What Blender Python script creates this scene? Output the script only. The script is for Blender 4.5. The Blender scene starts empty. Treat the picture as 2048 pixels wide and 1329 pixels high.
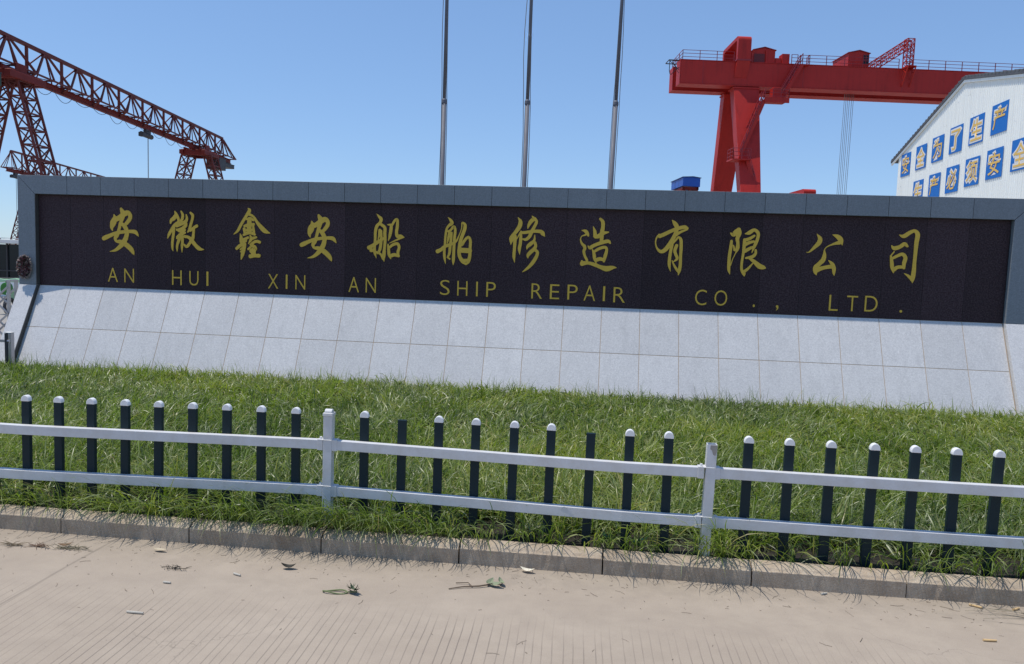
import bpy, bmesh, math, random
import numpy as np
from mathutils import Vector, Matrix

random.seed(7)
rng = np.random.default_rng(11)
scene = bpy.context.scene
COL = scene.collection
rad = math.radians

# ------------------------------------------------------------------ camera
CAM = Vector((0.0, 0.0, 2.087))
def camera():
    yaw, pitch, roll = .1077, -.0884, .0345
    fwd = Vector((-math.sin(yaw)*math.cos(pitch), math.cos(yaw)*math.cos(pitch), math.sin(pitch)))
    right = Vector((math.cos(yaw), math.sin(yaw), 0)); up = right.cross(fwd)
    r = right*math.cos(roll) + up*math.sin(roll); u = -right*math.sin(roll) + up*math.cos(roll)
    cd = bpy.data.cameras.new('camera'); co = bpy.data.objects.new('camera', cd); COL.objects.link(co)
    co.matrix_world = Matrix(((r.x, u.x, -fwd.x, CAM.x), (r.y, u.y, -fwd.y, CAM.y), (r.z, u.z, -fwd.z, CAM.z), (0, 0, 0, 1)))
    cd.sensor_fit = 'HORIZONTAL'; cd.sensor_width = 36; cd.lens = 1560*36/2048
    cd.clip_start = .1; cd.clip_end = 4000
    scene.camera = co
camera()

# ------------------------------------------------------------------ sky, sun, exposure
SUN = Vector((-.30, -.03, .95)).normalized()
elev = math.asin(SUN.z)
world = bpy.data.worlds.new('World'); scene.world = world; world.use_nodes = True
wn = world.node_tree.nodes; wl = world.node_tree.links
sky = wn.new('ShaderNodeTexSky'); sky.sky_type = 'NISHITA'; sky.sun_disc = False
sky.sun_elevation = elev; sky.sun_rotation = math.atan2(SUN.x, SUN.y)
sky.air_density = 1.0; sky.dust_density = 0; sky.ozone_density = 6; sky.altitude = 0
bg = wn['Background']; bg.inputs['Strength'].default_value = .15
gm = wn.new('ShaderNodeGamma'); gm.inputs['Gamma'].default_value = .6; wl.new(sky.outputs[0], gm.inputs['Color'])   # a milder falloff from horizon to zenith
tn = wn.new('ShaderNodeMix'); tn.data_type = 'RGBA'; tn.blend_type = 'MULTIPLY'; tn.inputs[0].default_value = 1
tn.inputs[7].default_value = (1.19, 1.49, 1.91, 1); wl.new(gm.outputs[0], tn.inputs[6]); wl.new(tn.outputs[2], bg.inputs['Color'])
sd = bpy.data.lights.new('sun', 'SUN'); sd.energy = 4.2; sd.angle = rad(.5); sd.color = (1.0, .95, .87)
so = bpy.data.objects.new('sun', sd); COL.objects.link(so)
so.rotation_euler = SUN.to_track_quat('Z', 'Y').to_euler(); so.location = (-20, 0, 40)
scene.view_settings.view_transform = 'Standard'; scene.view_settings.look = 'None'
scene.view_settings.exposure = 0; scene.view_settings.gamma = 1

# ------------------------------------------------------------------ materials
MATS = {}
class NT:
    def __init__(s, name):
        s.m = bpy.data.materials.new(name); s.m.use_nodes = True; s.t = s.m.node_tree
        s.b = s.t.nodes['Principled BSDF']; s.n = s.t.nodes; s.l = s.t.links
    def new(s, t, **kw):
        n = s.n.new(t)
        for k, v in kw.items(): setattr(n, k, v)
        return n
    def coord(s, scale=None, out='Object'):
        c = s.new('ShaderNodeTexCoord').outputs[out]
        if scale is None: return c
        mp = s.new('ShaderNodeMapping'); mp.inputs['Scale'].default_value = scale; s.l.new(c, mp.inputs[0]); return mp.outputs[0]
    def noise(s, vec, scale, detail=4, rough=.6, dist=0):
        n = s.new('ShaderNodeTexNoise'); s.l.new(vec, n.inputs['Vector'])
        n.inputs['Scale'].default_value = scale; n.inputs['Detail'].default_value = detail
        n.inputs['Roughness'].default_value = rough; n.inputs['Distortion'].default_value = dist
        return n.outputs['Fac']
    def ramp(s, fac, stops):
        r = s.new('ShaderNodeValToRGB'); e = r.color_ramp.elements
        while len(e) < len(stops): e.new(.5)
        for el, (p, c) in zip(e, stops):
            el.position = p; el.color = (c, c, c, 1) if not hasattr(c, '__len__') else (*c, 1)
        s.l.new(fac, r.inputs[0]); return r.outputs[0]
    def mix(s, fac, a, b, mode='MIX'):
        n = s.new('ShaderNodeMix', data_type='RGBA', blend_type=mode)
        for i, v in ((0, fac), (6, a), (7, b)):
            if isinstance(v, (int, float)): n.inputs[i].default_value = v
            elif isinstance(v, tuple): n.inputs[i].default_value = (*v, 1)
            else: s.l.new(v, n.inputs[i])
        return n.outputs[2]
    def math(s, op, a, b=0.0, c=None, clamp=False):
        n = s.new('ShaderNodeMath', operation=op, use_clamp=clamp)
        for i, v in enumerate((a, b) if c is None else (a, b, c)):
            if isinstance(v, (int, float)): n.inputs[i].default_value = v
            else: s.l.new(v, n.inputs[i])
        return n.outputs[0]
    def attr(s, name):
        n = s.new('ShaderNodeAttribute'); n.attribute_name = name; return n.outputs
    def bump(s, h, strength=.3, dist=.01):
        b = s.new('ShaderNodeBump'); b.inputs['Strength'].default_value = strength; b.inputs['Distance'].default_value = dist
        s.l.new(h, b.inputs['Height']); s.l.new(b.outputs[0], s.b.inputs['Normal'])
    def base(s, c):
        if isinstance(c, tuple): s.b.inputs['Base Color'].default_value = (*c, 1)
        else: s.l.new(c, s.b.inputs['Base Color'])
    def set(s, **kw):
        for k, v in kw.items():
            i = s.b.inputs[k.replace('_', ' ')]
            if isinstance(v, (int, float)): i.default_value = v
            elif isinstance(v, tuple): i.default_value = v
            else: s.l.new(v, i)

def paint(name, col, rough=.45, dirt=.25, dirtcol=None, metallic=0.0, scale=3.0, spec=.5, streak=0.0):
    if name in MATS: return MATS[name]
    t = NT(name); o = t.coord()
    n = t.noise(o, scale, 6, .65); f = t.noise(o, scale*14, 3, .6)
    dc = dirtcol or tuple(c*.55 for c in col)
    fac = t.math('MULTIPLY', t.ramp(n, [(.38, 0.0), (.75, 1.0)]), dirt)
    c = t.mix(fac, col, dc)
    c = t.mix(t.math('MULTIPLY', f, dirt*.5), c, dc)
    if streak:
        st = t.ramp(t.noise(t.coord((1.6, 1.6, .16)), 1.6, 7, .7), [(.5, 0.0), (.72, 1.0)])
        c = t.mix(t.math('MULTIPLY', st, streak), c, tuple(x*.45 for x in dc))
    t.base(c); t.set(Roughness=t.math('ADD', rough-.08, t.math('MULTIPLY', n, .2)), Metallic=metallic)
    t.b.inputs['Specular IOR Level'].default_value = spec
    t.bump(f, .08, .004)
    MATS[name] = t.m; return t.m

def granite(name, col, speck, rough, amount=.35, tone=.12, bump=.1, scale=1.0, spec=.5, streak=0.0):
    t = NT(name); o = t.coord()
    v = t.new('ShaderNodeTexVoronoi'); t.l.new(o, v.inputs['Vector']); v.inputs['Scale'].default_value = 130*scale
    sp = t.ramp(t.noise(o, 95*scale, 3, .7), [(.42, 0.0), (.62, 1.0)])
    big = t.noise(o, 1.3, 5, .6)
    isl = t.new('ShaderNodeNewGeometry').outputs['Random Per Island']
    c = t.mix(t.math('MULTIPLY', sp, amount), col, speck)
    c = t.mix(t.math('MULTIPLY', v.outputs['Color'], amount*.5), c, tuple(min(1, x*1.5) for x in col))
    k = t.math('ADD', 1-tone, t.math('ADD', t.math('MULTIPLY', isl, tone), t.math('MULTIPLY', big, tone)))
    c = t.mix(1.0, c, k, 'MULTIPLY')
    gr = t.noise(o, 42*scale, 2, .5)
    c = t.mix(1.0, c, t.math('ADD', .78, t.math('MULTIPLY', gr, .44)), 'MULTIPLY')
    if streak:
        st = t.ramp(t.noise(t.coord((3.5, 3.5, .35)), 2.2, 6, .65), [(.5, 0.0), (.8, 1.0)])
        c = t.mix(t.math('MULTIPLY', st, streak), c, tuple(x*.55 for x in col))
    t.base(c); t.set(Roughness=t.math('ADD', rough, t.math('MULTIPLY', big, .12)))
    t.b.inputs['Specular IOR Level'].default_value = spec
    t.bump(sp, bump, .002)
    return t.m

M = {}
M['granite'] = granite('pale_grey_granite', (.585, .57, .56), (.31, .31, .33), .31, .42, .13, .12, 1.0, .5, .3)
M['frame'] = granite('grey_granite_frame', (.20, .225, .25), (.10, .115, .135), .42, .45, .10, .1, 1.0, .35, .3)
M['panel'] = granite('dark_brown_granite', (.034, .0175, .0205), (.095, .064, .070), .55, .7, .45, .1, .5, .2, 0)
M['grout'] = paint('tan_grout', (.46, .34, .23), .85, .4)
M['reveal_shade'] = paint('brown_grey_lip_shade', (.10, .092, .085), .5, .3, None, 0, 6, .3)  # dark tone standing in for shade on the left inner lip
M['joint'] = paint('dark_joint', (.03, .028, .026), .9, .4)
M['gold'] = paint('gold_leaf', (.76, .485, .062), .42, .2, (.45, .31, .05), .35, 4)
M['white'] = paint('white_fence_enamel', (.65, .66, .68), .42, .4, (.40, .35, .28), 0, 7)
M['picket'] = paint('dark_green_fence_enamel', (.006, .021, .028), .5, .2, (.018, .026, .028), 0, 6, .25)
M['cap'] = paint('white_plastic_cap', (.78, .78, .78), .4, .15, (.5, .48, .44), 0, 9)
M['steel'] = paint('dull_steel', (.42, .42, .44), .32, .3, (.2, .2, .21), .9, 4)
M['pole'] = paint('weathered_pole_steel', (.15, .155, .18), .6, .4, (.09, .09, .11), .1, 4, .3)
M['dark'] = paint('dark_iron', (.03, .03, .035), .55, .3, (.06, .04, .03), 0, 4)
M['rope'] = paint('grey_rope', (.22, .21, .2), .8, .3)
M['truss'] = paint('weathered_red_truss_paint', (.165, .034, .027), .6, .5, (.08, .022, .019), 0, 1.2, .25)
M['beam'] = paint('red_oxide_beam_paint', (.20, .020, .013), .6, .5, (.09, .014, .010), 0, .8, .25)
M['red'] = paint('red_crane_enamel', (.47, .024, .016), .5, .4, (.29, .015, .013), 0, .5, .3, .4)
M['redrail'] = paint('red_rail_paint', (.30, .022, .03), .5, .3)
M['green'] = paint('green_machine_paint', (.012, .055, .035), .5, .4)
M['blue'] = paint('blue_sheet_paint', (.015, .10, .46), .45, .3, (.01, .06, .3), 0, .6)
M['bluepanel'] = paint('blue_slogan_board', (.010, .155, .52), .55, .25, (.02, .13, .40), 0, 1.5, .25)
M['yellow'] = paint('ochre_lettering', (.80, .50, .10), .55, .3, (.6, .4, .15), 0, 2)
M['outline'] = paint('white_lettering_edge', (.78, .76, .72), .6, .2)
M['glass'] = paint('dark_window_glass', (.006, .012, .016), .12, .1, None, 0, 3, .3)
M['palegreen'] = paint('pale_green_plastic', (.42, .66, .42), .4, .2)
M['midgreen'] = paint('green_plastic', (.03, .20, .02), .35, .3)
M['rooftile'] = paint('grey_roof_sheet', (.10, .105, .115), .7, .6, (.05, .05, .055), 0, 2)

def shed_mat():
    t = NT('white_steel_sheet'); o = t.coord()
    st = t.ramp(t.noise(t.coord((1.6, 1.6, .10)), 3, 6, .65), [(.45, 0.0), (.8, 1.0)])
    sp = t.ramp(t.noise(o, 6, 2, .5), [(.70, 0.0), (.74, 1.0)])
    c = t.mix(t.math('MULTIPLY', st, .45), (.87, .88, .83), (.60, .61, .57))
    c = t.mix(t.math('MULTIPLY', sp, .3), c, (.3, .28, .25))
    t.base(c); t.set(Roughness=.5); return t.m
M['shed'] = shed_mat()

def road_mat():
    t = NT('grooved_concrete'); o = t.coord()
    big = t.noise(o, .9, 6, .6); mid = t.noise(o, 7, 5, .65); fine = t.noise(o, 160, 3, .7)
    wob = t.noise(o, 2.2, 3, .5)
    sx = t.new('ShaderNodeSeparateXYZ'); t.l.new(o, sx.inputs[0]); X, Y = sx.outputs[0], sx.outputs[1]
    xx = t.math('ADD', t.math('ADD', X, t.math('MULTIPLY', Y, .02)), t.math('MULTIPLY', wob, .016))
    v = t.new('ShaderNodeTexVoronoi', voronoi_dimensions='1D', feature='DISTANCE_TO_EDGE')
    v.inputs['Scale'].default_value = 19; v.inputs['Randomness'].default_value = .75
    t.l.new(xx, v.inputs['W'])
    line = t.ramp(v.outputs['Distance'], [(.02, 1.0), (.085, 0.0)])
    fade = t.ramp(t.math('SUBTRACT', 5.0, t.math('ADD', Y, t.math('MULTIPLY', t.noise(o, 1.1, 4, .6), .9))), [(.05, 0.0), (.5, 1.0)])
    patch = t.ramp(t.noise(t.coord((1.0, .35, 1)), 1.7, 5, .6), [(.33, .15), (.6, 1.0)])
    g = t.math('MULTIPLY', t.math('MULTIPLY', line, fade), patch)
    # a joint between slabs
    jx = t.math('ABSOLUTE', t.math('ADD', X, t.math('ADD', 3.37, t.math('MULTIPLY', wob, .03))))
    joint = t.ramp(jx, [(.004, 1.0), (.014, 0.0)])
    c = t.mix(t.ramp(big, [(.3, 0.0), (.7, 1.0)]), (.315, .256, .196), (.38, .315, .245))
    c = t.mix(t.math('MULTIPLY', t.ramp(mid, [(.4, 0.0), (.75, 1.0)]), .45), c, (.265, .215, .17))
    c = t.mix(t.math('MULTIPLY', t.ramp(fine, [(.45, 0.0), (.7, 1.0)]), .3), c, (.47, .42, .37))
    edge = t.ramp(t.math('ADD', Y, t.math('MULTIPLY', mid, .35)), [(0, 0.0), (1, 1.0)])
    kerbdirt = t.ramp(t.math('SUBTRACT', t.math('ADD', Y, t.math('MULTIPLY', mid, .5)), 4.75), [(.35, 0.0), (.75, 1.0)])
    c = t.mix(t.math('MULTIPLY', kerbdirt, .45), c, (.21, .18, .145))
    c = t.mix(t.math('MULTIPLY', g, .72), c, (.15, .125, .105))
    c = t.mix(t.math('MULTIPLY', joint, .35), c, (.10, .085, .07))
    vs = t.new('ShaderNodeTexVoronoi'); t.l.new(o, vs.inputs['Vector']); vs.inputs['Scale'].default_value = 22
    spots = t.ramp(vs.outputs['Distance'], [(.05, 1.0), (.09, 0.0)])
    c = t.mix(t.math('MULTIPLY', t.math('MULTIPLY', spots, t.ramp(mid, [(.5, 0.0), (.6, 1.0)])), .6), c, (.13, .11, .09))
    wv = t.new('ShaderNodeVectorMath', operation='ADD'); t.l.new(o, wv.inputs[0])
    nz = t.new('ShaderNodeTexNoise'); t.l.new(o, nz.inputs['Vector']); nz.inputs['Scale'].default_value = 2.5; nz.inputs['Detail'].default_value = 6
    sc_ = t.new('ShaderNodeVectorMath', operation='SCALE'); t.l.new(nz.outputs['Color'], sc_.inputs[0]); sc_.inputs['Scale'].default_value = .9; t.l.new(sc_.outputs[0], wv.inputs[1])
    ck = t.new('ShaderNodeTexVoronoi', feature='DISTANCE_TO_EDGE'); t.l.new(wv.outputs[0], ck.inputs['Vector']); ck.inputs['Scale'].default_value = .55
    crack = t.math('MULTIPLY', t.ramp(ck.outputs['Distance'], [(.0012, 1.0), (.0035, 0.0)]), t.ramp(t.noise(o, .7, 2, .5), [(.5, 0.0), (.6, 1.0)]))
    c = t.mix(t.math('MULTIPLY', crack, .3), c, (.10, .085, .07))
    stain = t.ramp(t.noise(t.coord((.6, 1.3, 1)), 1.4, 7, .7, 1.2), [(.52, 0.0), (.75, 1.0)])
    c = t.mix(t.math('MULTIPLY', stain, .28), c, (.23, .19, .145))
    t.base(c); t.set(Roughness=.82); t.b.inputs['Specular IOR Level'].default_value = .3
    h = t.math('SUBTRACT', t.math('MULTIPLY', fine, .3), t.math('MULTIPLY', g, 1.0))
    t.bump(h, .35, .004)
    return t.m
M['road'] = road_mat()

def kerb_mat():
    t = NT('stained_kerb_concrete'); o = t.coord()
    big = t.noise(o, 4, 6, .7); fine = t.noise(o, 70, 4, .7)
    st = t.ramp(t.noise(t.coord((9, 9, 1.5)), 2, 5, .7), [(.4, 0.0), (.7, 1.0)])
    isl = t.new('ShaderNodeNewGeometry').outputs['Random Per Island']
    c = t.mix(t.ramp(big, [(.3, 0.0), (.7, 1.0)]), (.49, .405, .305), (.29, .212, .142))
    c = t.mix(t.math('MULTIPLY', st, .4), c, (.19, .155, .12))
    c = t.mix(t.math('MULTIPLY', t.ramp(fine, [(.5, 0.0), (.7, 1.0)]), .35), c, (.55, .50, .43))
    c = t.mix(1.0, c, t.math('ADD', .85, t.math('MULTIPLY', isl, .25)), 'MULTIPLY')
    t.base(c); t.set(Roughness=.85); t.bump(t.math('ADD', fine, big), .8, .010)
    return t.m
M['kerb'] = kerb_mat()

def soil_mat():
    t = NT('dark_soil'); o = t.coord()
    c = t.mix(t.noise(o, 30, 5, .7), (.014, .011, .007), (.036, .028, .019))
    t.base(c); t.set(Roughness=.95); t.bump(t.noise(o, 40, 5, .7), .8, .03); return t.m
M['soil'] = soil_mat()

def ground_mat():
    t = NT('yard_concrete'); o = t.coord()
    c = t.mix(t.ramp(t.noise(o, .15, 6, .6), [(.3, 0.0), (.7, 1.0)]), (.27, .25, .22), (.36, .33, .30))
    c = t.mix(t.math('MULTIPLY', t.noise(o, 3, 6, .7), .5), c, (.22, .2, .17))
    t.base(c); t.set(Roughness=.9); return t.m
M['ground'] = ground_mat()

def grass_mat():
    t = NT('grass_blade'); a = t.attr('tint')
    sx = t.new('ShaderNodeSeparateColor'); t.l.new(a['Color'], sx.inputs[0])
    r, g, b = sx.outputs
    c = t.ramp(r, [(0.0, (.030, .062, .008)), (.35, (.104, .155, .020)), (.65, (.195, .242, .034)), (1.0, (.31, .31, .05))])
    c = t.mix(g, c, (.34, .28, .11))            # straw blades
    c = t.mix(t.math('MULTIPLY', b, .7), c, (.34, .38, .22))
    t.base(c); t.set(Roughness=.38); t.b.inputs['Specular IOR Level'].default_value = .45
    tr = t.new('ShaderNodeBsdfTranslucent'); t.l.new(t.mix(1.0, c, (1.3, 1.6, .7), 'MULTIPLY'), tr.inputs[0])
    ms = t.new('ShaderNodeMixShader'); ms.inputs[0].default_value = .38
    out = t.n['Material Output']
    t.l.new(t.b.outputs[0], ms.inputs[1]); t.l.new(tr.outputs[0], ms.inputs[2]); t.l.new(ms.outputs[0], out.inputs[0])
    return t.m
M['grass'] = grass_mat()
def plain(name, col, rough=.7): return paint(name, col, rough, .35, None, 0, 20)

# ------------------------------------------------------------------ helpers
def tag(o, label=None, cat=None, group=None, kind=None):
    for k, v in (('label', label), ('category', cat), ('group', group), ('kind', kind)):
        if v: o[k] = v
    return o
def link(name, me, mat=None, parent=None, loc=(0, 0, 0)):
    if mat: me.materials.append(mat)
    o = bpy.data.objects.new(name, me); COL.objects.link(o); o.location = loc
    if parent: o.parent = parent
    return o
def empty(name, label, cat, loc=(0, 0, 0), rz=0, group=None):
    o = bpy.data.objects.new(name, None); COL.objects.link(o); o.location = loc; o.rotation_euler = (0, 0, rz)
    o.empty_display_size = .2
    return tag(o, label, cat, group)

class MB:
    def __init__(s): s.v = []; s.f = []
    def add(s, vs, fs):
        b = len(s.v); s.v += [tuple(p) for p in vs]; s.f += [tuple(b+i for i in f) for f in fs]; return s
    def box(s, x0, x1, y0, y1, z0, z1):
        return s.hexa([(x0, y0, z0), (x1, y0, z0), (x1, y1, z0), (x0, y1, z0)], [(x0, y0, z1), (x1, y0, z1), (x1, y1, z1), (x0, y1, z1)])
    def hexa(s, lo, hi):
        return s.add(list(lo)+list(hi), [(3, 2, 1, 0), (4, 5, 6, 7), (0, 1, 5, 4), (1, 2, 6, 5), (2, 3, 7, 6), (3, 0, 4, 7)])
    def prism(s, poly, a, b):
        """poly: 3D points of one end; a, b: offsets of both ends"""
        n = len(poly); a = Vector(a); b = Vector(b)
        vs = [Vector(p)+a for p in poly]+[Vector(p)+b for p in poly]
        return s.add(vs, [tuple(range(n-1, -1, -1)), tuple(range(n, 2*n))]+[(i, (i+1) % n, n+(i+1) % n, n+i) for i in range(n)])
    def bar(s, p, q, w, h=None, up=(0, 0, 1)):
        p = Vector(p); q = Vector(q); h = h or w; d = (q-p).normalized(); u = Vector(up)
        if abs(d.dot(u)) > .98: u = Vector((0, 1, 0)) if abs(d.y) < .9 else Vector((1, 0, 0))
        x = d.cross(u).normalized(); y = x.cross(d).normalized()
        c = [x*a*w/2+y*b*h/2 for a, b in ((-1, -1), (1, -1), (1, 1), (-1, 1))]
        return s.hexa([p+k for k in c], [q+k for k in c])
    def tube(s, pts, r, n=8, caps=True):
        pts = [Vector(p) for p in pts]; rs = r if hasattr(r, '__len__') else [r]*len(pts)
        b = len(s.v); fs = []; ref = None
        for i, p in enumerate(pts):
            d = (pts[min(i+1, len(pts)-1)]-pts[max(i-1, 0)]).normalized()
            if ref is None: ref = Vector((0, 0, 1)) if abs(d.z) < .9 else Vector((1, 0, 0))
            x = d.cross(ref).normalized(); y = x.cross(d).normalized(); ref = y
            for k in range(n):
                a = 2*math.pi*k/n; s.v.append(tuple(p+(x*math.cos(a)+y*math.sin(a))*rs[i]))
        for i in range(len(pts)-1):
            for k in range(n):
                s.f.append((b+i*n+k, b+i*n+(k+1) % n, b+(i+1)*n+(k+1) % n, b+(i+1)*n+k))
        if caps:
            s.f.append(tuple(b+k for k in range(n-1, -1, -1))); s.f.append(tuple(b+(len(pts)-1)*n+k for k in range(n)))
        return s
    def build(s, name, mat, parent=None, bevel=0, smooth=False, seg=2, xf=None):
        me = bpy.data.meshes.new(name)
        vs = [xf(p) for p in s.v] if xf else s.v
        me.from_pydata([tuple(v) for v in vs], [], s.f); me.update()
        bm = bmesh.new(); bm.from_mesh(me)
        bmesh.ops.recalc_face_normals(bm, faces=bm.faces)
        if bevel: bmesh.ops.bevel(bm, geom=[e for e in bm.edges if len(e.link_faces) == 2 and e.calc_face_angle(0) > .5], offset=bevel, segments=seg, affect='EDGES', profile=.6)
        bm.to_mesh(me); bm.free()
        if smooth:
            me.polygons.foreach_set('use_smooth', [True]*len(me.polygons))
        return link(name, me, mat, parent)
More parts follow.
